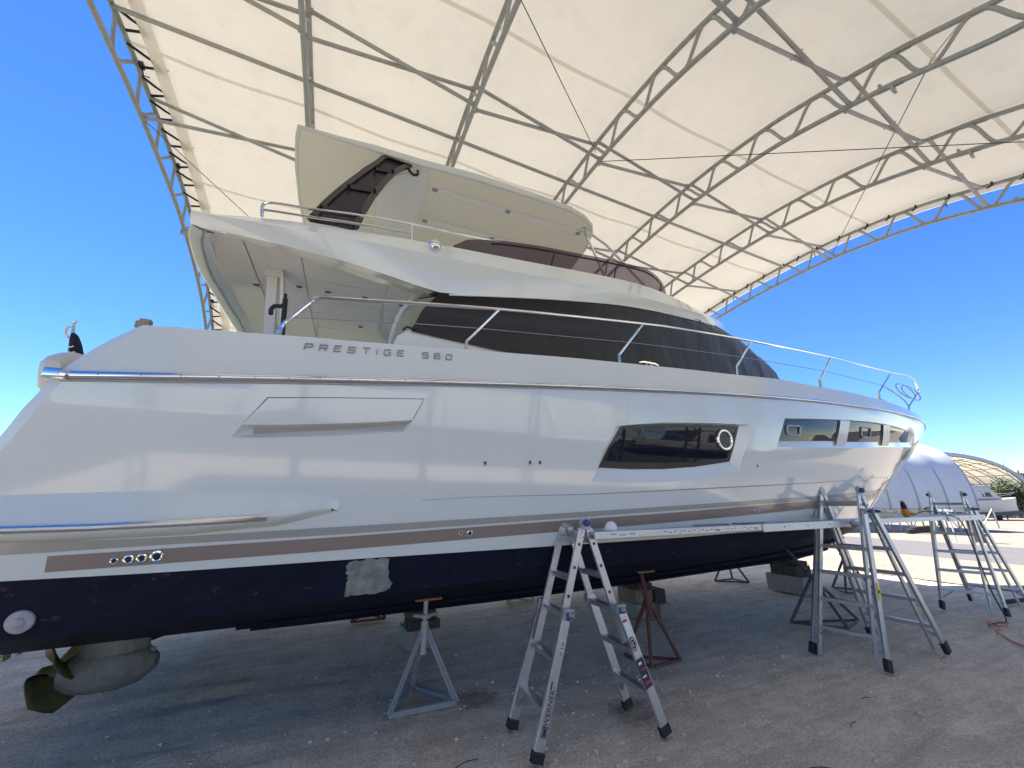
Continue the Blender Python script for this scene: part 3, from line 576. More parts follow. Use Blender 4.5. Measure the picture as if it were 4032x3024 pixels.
# antifouling: strip below the waterline and the vee bottom
xc_ = XSTEM_AT(zc)
af_out = [(xa_w, zw(xa_w))] + [(x, zw(x)) for x in [xa_w + (xw - xa_w) * i / 60 for i in range(1, 61)]] + [(x, zc(x)) for x in [xc_ - .001 + (xa_w - xc_) * i / 60 for i in range(61)]]
patch('antifouling', af_out, M['antifoul'], (), mirror=True)
bt = MB()
for sgn in (1, -1):
    rows = []
    for i in range(61):
        x = -2.05 + (xc_ + 2.05) * i / 60; c = Vector((x, -hb(x, zc(x)), zc(x))); k = Vector((x, 0, min(zk(x), zc(x)))); r_ = []
        for j in range(9):
            t = j / 8; p = c.lerp(k, t); p.z -= .05 * sin(pi * t) * (1 - i / 70)
            r_.append(Vector((p.x, p.y * sgn, p.z)))
        rows.append(r_)
    bt.grid(rows)
rows = [Vector((-2.05, y, zc(-2) if abs(y) > 0 else .4)) for y in (-2.08, 0, 2.08)]
bt.add([(-2.05, -2.08, .9), (-2.05, 0, .4), (-2.05, 2.08, .9), (-2.05, 2.15, 1.24), (-2.05, -2.15, 1.24)], [(0, 1, 2, 3, 4)])
bt.build('bottom', M['antifoul'], yacht, smooth=True)
sk = MB()
for y0_, ext in ((-1.25, .07), (-.55, .06)):       # spray strakes on the starboard bottom
    pts = []
    for i in range(30):
        x = -.5 + 9.5 * i / 29; t = 1 + y0_ / 2.1; w = hb(x, zc(x)); yy = -w * (1 - t); z = zc(x) + (zk(x) - zc(x)) * t
        pts.append((x, yy, z - .05))
    sk.tube(pts, .03, 5)
sk.build('spray_strake', M['antifoul'], yacht)
kl = MB(); kl.prism([(-1.85, -.05, .42), (-1.2, -.05, .42), (-1.85, -.05, .20)], (0, .1, 0)); kl.build('skeg', M['antifoul'], yacht)

def band(name, t, b, m, off, x0=None, x1=None, slant=0.0, label=None):
    T, B_ = xz(t), xz(b); xs_ = [x0 + (x1 - x0) * i / 40 for i in range(41)]
    o = [(x + slant * (0 if x > x0 + .001 else 1), interp(x, T)) for x in xs_] + [(x, interp(x, B_)) for x in xs_[::-1]]
    return patch(name, o, m, (), off, gx=.3, gz=.5, seg=.3, label=label)
D['brown_top'] += [[8.6, 0, 1.785], [9.6, 0, 1.83]]; D['brown_bot'] += [[8.6, 0, 1.69], [9.6, 0, 1.74]]
band('stripe', 'brown_top', 'brown_bot', M['brown'], .003, -1.34, 9.2, label='bronze boot stripe with a slanted aft end')
D['grey_top'] += [[9.6, 0, 1.89]]; D['grey_bot'] += [[9.6, 0, 1.845]]
band('stripe', 'grey_top', 'grey_bot', M['grey_stripe'], .003, -1.9, 9.2, label='thin grey stripe above the bronze one')
gv = MB(); gv.tube([hp(x, interp(x, xz('groove')), .001) for x in [.76 + 8.4 * i / 60 for i in range(61)]], [.0015 + .005 * min(1, i / 20) for i in range(61)], 5); gv.build('hull_groove', M['grey_stripe'], yacht)
random.seed(4)
jag = []
for (ax_, az_), (bx2, bz2) in zip(xz('patch'), xz('patch')[1:] + xz('patch')[:1]):
    for k in range(6): jag.append((ax_ + (bx2 - ax_) * k / 6 + random.uniform(-.010, .010), az_ + (bz2 - az_) * k / 6 + random.uniform(-.008, .008)))
patch('bare_patch', jag, M['primer'], (), .003, gx=.1, gz=.1, seg=.06, label='grey patch of bare primer on the dark bottom paint')

# rub rail (polished), its end cap and screws
RXS = [-1.47 + (13.9 + 1.47) * i / 150 for i in range(151)]
rr = MB(); rows = []
for x in RXS:
    s_ = .026 * (1 - .55 * max(0, min(1, (x + 1.4) / 9))); z = zr2(x); p = hp(x, z - .001); n = hn(x, z - .03); n.z = 0; n.normalize()
    rows.append([p + Vector((0, 0, s_ * cos(a))) + n * (.004 + s_ * .9 * sin(a)) for a in [pi * k / 8 for k in range(9)]])
rr.grid(rows); rr.build('rub_rail', M['steel'], yacht, smooth=True)
ec = MB(); p = hp(-1.50, zr(-1.5)); ec.box(p + Vector((.01, -.012, 0)), (.11, .07, .07)); ec.build('rail_end_cap', M['steel'], yacht, bevel=.018, smooth=True)
sc_ = MB()
for i in range(46):
    x = -1.3 + i * .205; z = zr(x); n = hn(x, z - .03); sc_.lathe(hp(x, z) + n * (.024 - .010 * min(1, max(0, (x + 1) / 8))), n, [(.007, 0), (.006, .003), (.002, .005)], 6)
sc_.build('rail_screws', M['steel_brushed'], yacht, smooth=True, kind='stuff')
lipb = MB(); lipb.tube([hp(x, zr2(x) - .036 + .012 * min(1, max(0, (x + 1) / 8)), .002) for x in RXS[::2]], .008, 6); lipb.build('rail_seal', M['grey_stripe'], yacht)

# low aft sponson with its own rail
spx = [-2.05 + 2.22 * i / 44 for i in range(45)]; rows = []
spt, spb, spr = xz('sp_top'), xz('sp_bot'), xz('sp_rail')
for x in spx:
    t_, b_ = interp(x, spt), interp(x, spb); e = max(0, min(1, (.17 - x) / .75)); off = .125 * (1 - (1 - e) ** 2.2) + .002
    zm = interp(x, spr) if x < -.27 else interp(x, spr) + (interp(x, spt) - .055 - interp(x, spr)) * ((x + .27) / .44)
    zm = min(zm, t_ - .02); pr = [(0, t_ + .012), (.006, t_), (off * .62, zm + (t_ - zm) * .40), (off * .93, zm + (t_ - zm) * .13), (off, zm), (off * .98, zm - (zm - b_) * .25), (off * .72, zm - (zm - b_) * .55), (off * .25, zm - (zm - b_) * .85), (0.001, b_)]
    rows.append([hp(x, z, o_) for o_, z in pr])
sp = MB(); sp.grid(rows); sp.build('sponson', M['gelcoat'], yacht, smooth=True, angle=60)
sr = MB(); sr.tube([hp(x, interp(x, spr), .125 * (1 - (1 - max(0, min(1, (.17 - x) / .75))) ** 2.2) + .012) for x in [-2.05 + 1.79 * i / 40 for i in range(41)]], .022, 10); sr.build('sponson_rail', M['steel'], yacht, smooth=True)

# engine air vent
vo = xz('vent_out'); vi = xz('vent_in'); rec = MB()
rec.grid([[hp(x, z) for x, z in vo + vo[:1]], [hp(x, z, -.07) for x, z in vi + vi[:1]]])
rec.build('vent_recess', M['gelcoat'], yacht)
bk = MB(); bk.add([hp(x, z, -.07) for x, z in vi], [tuple(range(len(vi)))]); bk.build('vent_back', M['grey_stripe'], yacht)  # shade of the slot put into the colour: grey back
vp = xz('vent_panel')
def inset(poly, d):
    cx_ = sum(p[0] for p in poly) / len(poly); cz_ = sum(p[1] for p in poly) / len(poly)
    return [(p[0] + (cx_ - p[0]) * d / max(.1, abs(p[0] - cx_)) * 1.0, p[1] + (cz_ - p[1]) * d / max(.05, abs(p[1] - cz_))) for p in poly]
patch('vent_gap', vp, M['dark_groove'], (), .0015, seg=.08)
patch('vent_panel', inset(vp, .006), M['gelcoat'], (), .005, seg=.08)
vl = MB(); vl.tube([hp(x, z, .004) for x, z in vp[3:]], .006, 6); vl.build('vent_panel_lip', M['gelcoat'], yacht, smooth=True)

# big hull window with its moulded recess and port light
wo = [Vector((x, 0, z)) for x, z in xz('win_out')]; wg = xz('win_glass')
def glassring(wo_, wg_, d, name, m):
    A = resample([hp(p.x, p.z) for p in wo_] + [hp(wo_[0].x, wo_[0].z)], .05); out = []
    P = [Vector((x, 0, z)) for x, z in wg_]; P = P + [P[0]]
    for a in A:                                    # nearest point of the glass outline
        best = None
        for u, v in zip(P, P[1:]):
            w_ = v - u; t = max(0, min(1, (Vector((a.x, 0, a.z)) - u).dot(w_) / w_.length_squared)); q = u + w_ * t; dd = (q - Vector((a.x, 0, a.z))).length
            if best is None or dd < best[0]: best = (dd, q)
        out.append(hp(best[1].x, best[1].z, -d))
    mb = MB(); mb.grid([A, out]); return mb.build(name, m, yacht, fixn=True)
win = patch('hull_window', wg, M['glass_dark'], (), -.035, gx=.15, gz=.1, seg=.08)
glassring(wo, wg, .036, 'window_recess', M['gelcoat'])
fr = MB(); gl = resample([hp(x, z, -.031) for x, z in wg + wg[:1]], .06)
gc = Vector((sum(p.x for p in gl) / len(gl), sum(p.y for p in gl) / len(gl), sum(p.z for p in gl) / len(gl)))
inner = []
for p in gl:
    x_, z_ = p.x + (gc.x - p.x) * .05, p.z + (gc.z - p.z) * (.14 if p.z > gc.z else .24); inner.append(hp(x_, z_, -.0315))
fr.grid([gl, inner]); fr.build('window_border', M['frame_dark'], win)
pt = D['port']; pc = hp(pt[0][0], pt[0][2], -.028); pn = hn(pt[0][0], pt[0][2])
ring = MB(); rx = (pt[4][0] - pt[3][0]) / 2; rz_ = (pt[1][2] - pt[2][2]) / 2; rad = (rx + rz_) / 2
u = Vector((1, 0, 0)); u = (u - pn * u.dot(pn)).normalized(); w_ = pn.cross(u)
ring.tube([pc + (u * cos(2 * pi * k / 40) + w_ * sin(2 * pi * k / 40)) * (rad - .017) for k in range(40)], .018, 10, closed=True); ring.build('port_ring', M['steel'], win, smooth=True)
pg = MB(); pg.lathe(pc - pn * .004, pn, [(rad - .025, 0), (rad - .03, .004)], 32); pg.build('port_glass', M['frame_dark'], win, smooth=True)
sh = MB()

# three bow windows, grey mullions, opening ports
bo = [Vector((x, 0, z)) for x, z in xz('bow_out')]
bi = []
g1, g2, g3 = xz('bow_g1'), xz('bow_g2'), xz('bow_g3')
gband = [g1[0], g1[1], g2[0], g2[1], g3[0], g3[1], g3[2], (10.05, 2.86), (10.1, 2.74), g3[3], g3[4], g2[2], g2[3], g1[2], g1[3]]
glassring(bo, gband, .034, 'bow_window_recess', M['gelcoat'])
patch('bow_window_back', gband, M['gelcoat'], (), -.034, gx=.2, gz=.1, seg=.1)
gp = []
for g_ in (g1, g2, g3): gp.append(patch('bow_window', g_, M['glass_dark'], (), -.022, gx=.2, gz=.1, seg=.1))
for k_ in ('bow_m1', 'bow_m2'): patch('window_mullion', xz(k_), M['mullion'], (), -.004, gx=.2, gz=.1, seg=.1)
for g_, k_ in ((gp[0], 'bow_p1'), (gp[1], 'bow_p2')):
    q = xz(k_); rp = []
    for i in range(4):
        a, b, c = q[i - 1], q[i], q[(i + 1) % 4]
        for t in (.28, .1): rp.append((b[0] + (a[0] - b[0]) * t, b[1] + (a[1] - b[1]) * t))
        for t in (.1, .28): rp.append((b[0] + (c[0] - b[0]) * t, b[1] + (c[1] - b[1]) * t))
    r2 = MB(); r2.tube([hp(x, z, -.016) for x, z in rp], .014, 6, closed=True); r2.build('opening_port_frame', M['steel_brushed'], g_, smooth=True)

# skin fittings
def fitting(x, z, r_, m=M['steel'], off=0.0):
    n = hn(x, z); c = hp(x, z, off); f_ = MB(); prof = [(r_, 0), (r_ * .96, .006), (r_ * .72, .009), (r_ * .55, .006), (r_ * .52, -.01)]
    o = f_.lathe(c, n, prof, 18).build('skin_fitting', m, yacht, smooth=True)
    h_ = MB(); h_.lathe(c + n * .0035, n, [(r_ * .56, 0), (r_ * .5, .0015)], 14); h_.build('fitting_bore', M['black'], o)
for x, z in xz('fit'): fitting(x, z, .021)
for (x, z), r_ in zip(xz('fit_low'), (.021, .029, .029, .037, .018, .026, .02, .02, .024, .024)): fitting(x, z, r_, off=.003)
an = D['anode'][0]; a_ = MB(); a_.lathe(hp(an[0], an[2], .002), hn(an[0], an[2]), [(.062, 0), (.060, .012), (.05, .018), (.028, .018), (.026, .026), (.012, .03)], 22); a_.build('zinc_anode', M['zinc'], yacht, smooth=True)

# raised letters: strokes on a 4 x 4 cell
STK = {'P': [[(0, 0), (0, 4), (4, 4), (4, 1.8), (0, 1.8)]], 'R': [[(0, 0), (0, 4), (4, 4), (4, 1.9), (0, 1.9)], [(2.2, 1.9), (4, 0)]], 'E': [[(4, 4), (0, 4), (0, 0), (4, 0)], [(0, 2), (3.7, 2)]],
       'S': [[(4, 3.3), (4, 4), (0, 4), (0, 2.1), (4, 1.9), (4, 0), (0, 0), (0, .7)]], 'T': [[(0, 4), (4, 4)], [(2, 4), (2, 0)]], 'I': [[(2, 0), (2, 4)]],
       'G': [[(4, 3.9), (.3, 4), (0, 3.6), (0, .4), (.4, 0), (4, 0), (4, 1.9), (2.4, 1.9)]], '5': [[(4, 4), (0, 4), (0, 2.2), (4, 2.2), (4, 0), (0, 0)]],
       '6': [[(3.8, 4), (.4, 4), (0, 3.6), (0, 0), (4, 0), (4, 2.1), (0, 2.1)]], '0': [[(.5, 4), (3.5, 4), (4, 3.5), (4, .5), (3.5, 0), (.5, 0), (0, .5), (0, 3.5), (.5, 4)]]}
for ch, q in zip('PRESTIGE560', D['letters']):
    mb = MB(); w_, h_ = .050, .052
    for st_ in STK[ch]:
        pl_ = [(q[0] + (a / 4 - .5) * w_ + (b / 4 - .5) * .004, q[2] + (b / 4 - .5) * h_ + (a / 4 - .5) * w_ * .09) for a, b in st_]
        for a, b in zip(pl_, pl_[1:]):
            n = hn(*a); mb.beam(hp(*a, .005), hp(*b, .005), n, .008, .0078)
    mb.build('letter', M['steel_brushed'], yacht)

# ------------------------------------------------------------------ flybridge, brow, ceiling
NOSEX = 6.8
def fw(x): return 2.0 * sqrt(max(0, 1 - max(0, min(1, (x - 1) / (NOSEX - 1))) ** 2.7))
def tabz(key, extra): return [(p[0], p[2]) for p in S[key]] + extra
UZ = tabz('U', [])[:11] + [(4.58, 4.55), (5.1, 4.56), (5.5, 4.60), (6.0, 4.70), (6.4, 4.80), (6.8, 4.90)]
KZ = [(-1.24, 3.95)] + tabz('K', [])[1:] + [(5.1, 4.44), (5.5, 4.50), (6.0, 4.62), (6.4, 4.74), (6.8, 4.86)]
LZ = [(-1.24, 3.86)] + tabz('L', [])[:10] + [(5.0, 4.33), (5.5, 4.43), (6.0, 4.56), (6.4, 4.70), (6.8, 4.82)]
def smooth_tab(tab, win):
    out = []
    for i in range(150):
        x = -1.24 + (6.8 + 1.24) * i / 149; w_ = min(win, x + 1.24 + .02, 6.82 - x); out.append((x, sum(interp(x + w_ * (k - 5) / 5, tab) for k in range(11)) / 11))
    return out
UZ, KZ, LZ = smooth_tab(smooth_tab(UZ, .5), .4), smooth_tab(smooth_tab(KZ, .6), .5), smooth_tab(LZ, .16)
wx = [-1.24, -1.16, -1.05] + [-.9 + .25 * i for i in range(23)] + [5.0, 5.2, 5.4, 5.6, 5.75, 5.9, 6.05, 6.2, 6.35, 6.48, 6.6, 6.68, 6.74, 6.78, 6.8]
def wingrow(x, s_):
    f_ = fw(x); d = min(1, f_ / .6)
    U_ = (x, -s_ * max(0, f_ - .12 * d), interp(x, UZ)); K_ = (x, -s_ * f_, interp(x, KZ)); L_ = (x, -s_ * max(0, f_ - .06 * d), interp(x, LZ))
    Li = (x, -s_ * max(0, f_ - .075 * d), interp(x, LZ) + .012)
    Ui = (x, -s_ * max(0, f_ - .30 * d), interp(x, UZ) - .01)
    KU = (x, -s_ * (max(0, f_ - .055 * d)), interp(x, KZ) + (interp(x, UZ) - interp(x, KZ)) * .5)
    KL = (x, -s_ * max(0, f_ - .025 * d), (interp(x, KZ) + interp(x, LZ)) / 2)
    return [Vector(p) for p in (Ui, U_, KU, K_, KL, L_, Li)]
wing = MB()
for s_ in (1, -1): wing.grid([wingrow(x, s_) for x in wx])
flybridge = wing.build('flybridge', M['gelcoat'], yacht, smooth=True, angle=16)
# aft fascia, bowed between the two tips
ce = D['ceil'] if 'ceil' in D else [(p[0], p[1]) for p in S['ceil_edge']]
edge = [(-1.24, -1.94)] + ce[2:6] + [(-1.42, -.4), (-1.42, 0)]; edge = edge + [(x, -y) for x, y in edge[-2::-1]]
fa = MB(); E3 = catmull([(x, y, 0) for x, y in edge], 5)
def ins(p, d, z): return Vector((p.x + d * (1 - .35 * abs(p.y) / 1.94), p.y * (1 - d * .42), z))
fa.grid([[ins(p, .10, 4.02) for p in E3], [ins(p, .0, 3.985) for p in E3], [ins(p, .0, 3.87) for p in E3], [ins(p, .02, 3.858) for p in E3], [ins(p, .10, 3.862) for p in E3], [ins(p, .105, 3.885) for p in E3], [ins(p, .125, 3.885) for p in E3], [ins(p, .13, 3.872) for p in E3], [ins(p, .17, 3.90) for p in E3], [ins(p, .20, 3.935) for p in E3]])
fa.build('aft_fascia', M['gelcoat'], flybridge, smooth=True, angle=40)
for i, ch in enumerate('D655 881187'):
    if ch == ' ': continue
    y = -1.18 + .155 * i
    xx = interp(y, [(p.y, p.x) for p in E3]) - .009
    sl = (interp(y + .02, [(p.y, p.x) for p in E3]) - interp(y - .02, [(p.y, p.x) for p in E3])) / .04
    xd_ = Vector((-sl, -1, 0)).normalized(); zd_ = Vector((0, 0, 1))
    m_ = Matrix((xd_, zd_, xd_.cross(zd_))).transposed().to_4x4(); m_.translation = Vector((xx, y, 3.93))
    text_mesh(ch, .10, M['letter_dark'], 'registration_letter', flybridge, m_, .001)
fd = MB(); fd.grid([[Vector((x, -(max(.02, fw(x) - .28)) * (1 - 2 * k / 6), 4.02 + (.35 * max(0, (x - 3) / 3.6)))) for k in range(7)] for x in [-1.18 + .25 * i for i in range(32)]]); fd.build('fly_deck', M['white_panel'], flybridge)
# lip between brow edge and ceiling
cl = [(p[0], p[1]) for p in S['ceil_lip']]; lipx = [-1.2 + .1 * i for i in range(21)]
for s_ in (1, -1):
    lm = MB(); rows = []
    for x in lipx:
        a = Vector((x, -(fw(x) - .075), interp(x, LZ) + .012)); c = Vector((x, interp(x, cl) if x < .75 else -1.39, 3.93))
        if c.z < a.z: c.z = a.z + .01
        rows.append([Vector((q.x, q.y * s_, q.z)) for q in (a, a.lerp(c, .45) + Vector((0, 0, -.012)), a.lerp(c, .5) + Vector((0, 0, .012)), c + Vector((0, 0, -.012)), c)])
    lm.grid(rows); lm.build('ceiling_lip', M['gelcoat_dark'], flybridge, smooth=True, angle=30)
# cockpit ceiling: smooth aft field, then panels with open joints
def lipy(x): return (interp(x, cl) if x < .75 else -1.39) + .004
cf = MB(); cf.grid([[Vector((x, lipy(x) * (1 - 2 * k / 12) * .999, 3.945)) for k in range(13)] for x in [-1.2 + .1 * i for i in range(22)]])
cf.build('ceiling_backing', M['gelcoat_dark'], flybridge)
cs = MB(); inn_ = [ins(p, .195, 3.93) for p in E3]; inn_ = [p for p in inn_ if abs(p.y) < 1.68]
pan = [Vector((-.926, lipy(-.926), 3.93)), Vector((-1.12, lipy(-1.12), 3.93))] + inn_ + [Vector((-1.12, -lipy(-1.12), 3.93)), Vector((-.926, -lipy(-.926), 3.93))]
cs.add(pan, [tuple(range(len(pan)))])
cs.build('ceiling_panel', M['gelcoat_dark'], flybridge)
xi = [-.92, -.455, .365, 1.0]; yi = [-2, -1.26, -.84, -.45, 0, .45, .84, 1.26, 2]
for i in range(3):
    for j in range(8):
        xa_, xb_ = xi[i] + .006, xi[i + 1] - .006; ya, yb = yi[j] + .004, yi[j + 1] - .004
        y1a = max(ya, lipy(xa_)); y1b = max(ya, lipy(xb_)); y2a = min(yb, -lipy(xa_)); y2b = min(yb, -lipy(xb_))
        if i == 0 and j not in (0,):
            if j != 1: continue
            y1a, y1b, y2a, y2b = lipy(xa_), lipy(xb_), -lipy(xa_), -lipy(xb_)
        elif i == 0: continue
        if y2a - y1a < .02 or y2b - y1b < .02: continue
        b2 = MB(); b2.prism([(xa_, y1a, 3.93), (xb_, y1b, 3.93), (xb_, y2b, 3.93), (xa_, y2a, 3.93)], (0, 0, .012)); b2.build('ceiling_panel', M['gelcoat_dark'], flybridge)
for p in S['clights']:
    b2 = MB(); b2.box((p[0], p[1], 3.927), (.10, .055, .01)); o = b2.build('ceiling_light', M['steel'], flybridge, bevel=.004)
    b2 = MB(); b2.box((p[0], p[1], 3.921), (.055, .03, .006)); b2.build('lens', M['frame_dark'], o)
# folding strut box under the ceiling
st = MB(); st.beam((-.74, -1.28, 3.86), (-.62, -1.28, 2.75), (1, 0, 0), .095, .08); st.build('gangway_strut', M['mullion'], yacht, bevel=.01)
st = MB(); st.beam((-.655, -1.30, 3.90), (-.50, -1.30, 2.75), (1, 0, 0), .03, .12); st.box((-.73, -1.28, 3.89), (.16, .12, .08)); st.build('strut_frame', M['gelcoat_dark'], yacht, bevel=.008)
# cabin: bulkhead, side and roof body
cab = MB()
def gp_(x, z, nose): return (1.80 - .18 * (z - 3.2)) * max(0, 1 - max(0, min(1, (x - 1) / (nose - 1))) ** 2.6) ** .625
NOSE = [(2.9, 9.4), (3.3, 9.15), (3.6, 8.95), (4.0, 8.75), (4.2, 8.42), (4.4, 7.98), (4.6, 7.5), (4.8, 7.05), (4.9, 6.85)]
cbx = lambda z: interp(z, [(2.9, .42), (3.1, .46), (3.22, .50), (3.31, .62), (3.39, .66), (3.51, .70), (3.65, .76), (3.76, .84), (4.5, 1.0)])
def cabrow(z, off, n=46):
    ns_ = interp(z, NOSE); xa_ = cbx(z); pts = []
    for i in range(n + 1):
        t = i / n; x = xa_ + (ns_ - xa_) * (1 - (1 - t) ** 1.6)
        pts.append(Vector((x, -(gp_(x, z, ns_) + off * min(1, gp_(x, z, ns_) * 4)), z)))
    return pts
zl = [2.85, 3.0, 3.1, 3.2, 3.3]
cab.grid([cabrow(z, 0) for z in zl])
cab.grid([[Vector((p.x, -p.y, p.z)) for p in cabrow(z, 0)] for z in zl + [3.6, 4.0, 4.2]])
cab.add([(cbx(2.9) + .01, -1.8, 2.85), (cbx(2.9) + .01, 1.8, 2.85), (.95, 1.66, 3.93), (.95, -1.66, 3.93), (.62, -1.78, 3.31)], [(0, 1, 2, 3, 4)])
cab.build('cabin_side', M['gelcoat'], yacht, smooth=True, angle=40)
cp_ = MB()
for y in (-1.62, -1.5): cp_.tube(catmull([(S['cockpole'][0][0], y, 3.02), (S['cockpole'][1][0] - .02, y, 3.5), (S['cockpole'][2][0], y, 3.75), (.80, y, 3.9)], 4), .022, 8)
cp_.build('cockpit_post', M['mullion'], yacht, smooth=True)

# hardtop on its tinted arch
hl = [(-.90, 0), (-.88, -.6), (-.83, -1.1), (-.78, -1.30)] + [(p[0], p[1]) for p in S['ht_low'][1:4]] + [(1.4, -1.345), (2.3, -1.345), (2.87, -1.33), (3.15, -1.27), (3.32, -1.17), (3.45, -1.0), (3.58, -.6), (3.64, 0)]
full = hl + [(x, -y) for x, y in hl[-2:0:-1]]
TOPZ = [(-.95, 5.865), (-.63, 5.88), (.04, 5.945), (1.1, 5.97), (2.22, 5.955), (2.81, 5.945), (3.2, 5.925), (3.7, 5.91)]
def hring(d, zf): return [Vector((x + (d * (1 if x > 3.2 else -1 if x < -.7 else 0)), y + d * (1 if y > .01 else -1 if y < -.01 else 0), zf(x))) for x, y in full]
ht = MB(); rings = [hring(-.03, lambda x: 5.85), hring(0, lambda x: 5.850), hring(.012, lambda x: 5.853), hring(.022, lambda x: 5.85 + (interp(x, TOPZ) - 5.85) * .5), hring(.012, lambda x: interp(x, TOPZ) - .01), hring(-.01, lambda x: interp(x, TOPZ)), hring(-.3, lambda x: interp(x, TOPZ) + .01)]
ht.grid([r_ + r_[:1] for r_ in rings]); n_ = len(full); ht.add(rings[-1], [tuple(range(n_))])
hardtop = ht.build('hardtop', M['gelcoat'], yacht, smooth=True, angle=45)
hu = MB(); hu.add([Vector((p.x, p.y, 5.849)) for p in hring(-.02, lambda x: 5.85)], [tuple(range(n_))[::-1]]); hu.build('hardtop_liner', M['hardtop_liner'], hardtop)
for k_ in ('ht_panelA', 'ht_panelB', 'ht_panelC'):
    q = [(p[0], p[1]) for p in S[k_]]
    if k_ == 'ht_panelC': q = [(.66, -1.25), (.75, -1.18), (.72, 1.18), (.14, 1.18), (.14, -.5), (.34, -1.02)]
    for sg in ((1,) if k_ == 'ht_panelC' else (1, -1)):
        b2 = MB(); b2.prism([(x, y * sg, 5.845) for x, y in q], (0, 0, -.006)); b2.build('hardtop_panel', M['white_panel'], hardtop)
for p in S['ht_lights']:
    for sg in (1, -1):
        b2 = MB(); b2.box((p[0], p[1] * sg, 5.836), (.075, .06, .008)); o = b2.build('hardtop_light', M['steel_brushed'], hardtop)
b2 = MB(); b2.lathe((.30, -1.0, 6.02), (0, 0, 1), [(.05, 0), (.05, .06), (.03, .09)], 12); b2.build('antenna_base', M['white_panel'], hardtop, smooth=True)
def archy(p, d=0.0): return Vector((p[0], p[1] - d, min(p[2], 5.86)))
for sg in (1, -1):
    P = [archy(p) for p in S['arch']]; P = [Vector((p.x, p.y * sg, p.z)) for p in P]
    a_ = MB(); a_.prism(P, (0, .018, 0)); arch = a_.build('hardtop_arch', M['tint_dark'], yacht)
    fm = MB(); o_ = -.012
    r1 = catmull([archy(p, .012) for p in S['arch_r1']], 5); r2 = catmull([archy(p, .012) for p in S['arch_r2']], 5)
    for rr_ in (r1, r2):
        rr_ = [Vector((p.x, p.y * sg, p.z)) for p in rr_]
        for a, b in zip(rr_, rr_[1:]): fm.beam(a, b + (b - a) * .06, (1, 0, -.6), .055, .035)
    bb_ = S['arch_b']
    for i in range(0, 8, 2):
        a, b = archy(bb_[i], .014), archy(bb_[i + 1], .014); fm.beam((a.x, a.y * sg, a.z), (b.x, b.y * sg, b.z), (0, 0, 1), .05, .033)
    fm.build('arch_frame', M['arch_black'], arch)
    for p in bb_:
        kn = MB(); q = archy(p, .02); kn.lathe((q.x, q.y * sg, q.z), (0, -sg, 0), [(.018, 0), (.018, .04), (.012, .05)], 10); kn.build('arch_knob', M['arch_black'], arch, smooth=True)
hk = MB(); hk.tube(catmull([(.48, -1.2, 5.84), (.50, -1.22, 5.78), (.55, -1.22, 5.745), (.60, -1.22, 5.77), (.60, -1.2, 5.85)], 4), .018, 8); hk.build('hardtop_bracket', M['arch_black'], yacht, smooth=True)
# forward hardtop struts
for sg in (1, -1):
    ps = MB(); ps.tube([(3.24, -1.07 * sg, 5.85), (3.30, -1.22 * sg, 5.35), (3.36, -1.42 * sg, 4.70)], .022, 10); ps.tube([(3.31, -1.05 * sg, 5.85), (3.64, -1.10 * sg, 5.80 - .16), (4.16, -1.32 * sg, 4.86)], .022, 10)
    ps.lathe((3.26, -1.06 * sg, 5.85), (0, 0, -1), [(.06, 0), (.06, .02), (.03, .03)], 14)
    ps.build('hardtop_strut', M['steel'], yacht, smooth=True)

# flybridge rails, tinted screen, side light
flr = MB(); T_ = [Vector(p) for p in S['frail_top']]; T_[4:6] = []
flr.tube(catmull([T_[0], T_[1], T_[2], T_[3]] + [Vector((-.4, -1.82, 4.385))] + T_[5:], 5), .0135, 8); flr.build('fly_rail', M['steel'], yacht, smooth=True)
flr = MB(); flr.tube(catmull([Vector(p) for p in S['frail_mid'][1:]], 5), .0125, 8); flr.tube([Vector(S['frail_post'][0]) - Vector((0, 0, .06)), S['frail_post'][1]], .0125, 8); flr.build('fly_rail', M['steel'], yacht, smooth=True)
ft = [(p[0], p[2]) for p in S['fw_top']] + [(5.2, 4.87), (6, 4.86)]; fb = [(p[0], p[2]) for p in S['fw_bot']] + [(5.2, 4.60), (6, 4.60)]
def scr(x): return (fw(x) - .15) * (1 if x < 3.6 else sqrt(max(0, 1 - ((x - 3.6) / 1.55) ** 2.4)))
sx = [.98 + .15 * i for i in range(26)] + [4.85, 4.95, 5.03, 5.09, 5.13, 5.15]
rowsS = []
for x in sx: rowsS.append([Vector((x, -scr(x), max(interp(x, fb) - .06, 4.28))), Vector((x + .02 * max(0, x - 3.5), -scr(x) - .02 * min(1, scr(x)), interp(x, ft)))])
rowsP = [[Vector((q.x, -q.y, q.z)) for q in r_] for r_ in rowsS[::-1]]
fs_ = MB(); fs_.grid(rowsS + rowsP[1:]); scr_o = fs_.build('fly_windscreen', M['tint'], yacht, smooth=True)
fr_ = MB(); tl = [r_[1] + Vector((0, .03, -.03)) for r_ in rowsS[3:] + rowsP[1:-3]]; fr_.tube(tl, .012, 6)
for x in (2.2, 3.2, 4.2, 4.8):
    for sg in (1, -1): fr_.tube([(x, -(scr(x) - .03) * sg, interp(x, fb) - .05), (x + .08, -(scr(x) - .04) * sg, interp(x, ft) - .03)], .010, 6)
fr_.build('screen_rail', M['arch_black'], scr_o, smooth=True)
nl = S['navlight'][0]; b2 = MB(); b2.lathe((nl[0], nl[1] - .01, nl[2]), (0, -1, .1), [(.068, 0), (.066, .02), (.052, .05), (.028, .068), (.005, .072)], 20); nv = b2.build('side_light', M['steel'], yacht, smooth=True)
b2 = MB(); b2.lathe((nl[0] + .012, nl[1] - .052, nl[2] + .012), (.3, -1, .3), [(.028, 0), (.024, .014), (.008, .02)], 14); b2.build('green_lens', mat('green_lens', (.02, .10, .07), .1), nv, smooth=True)
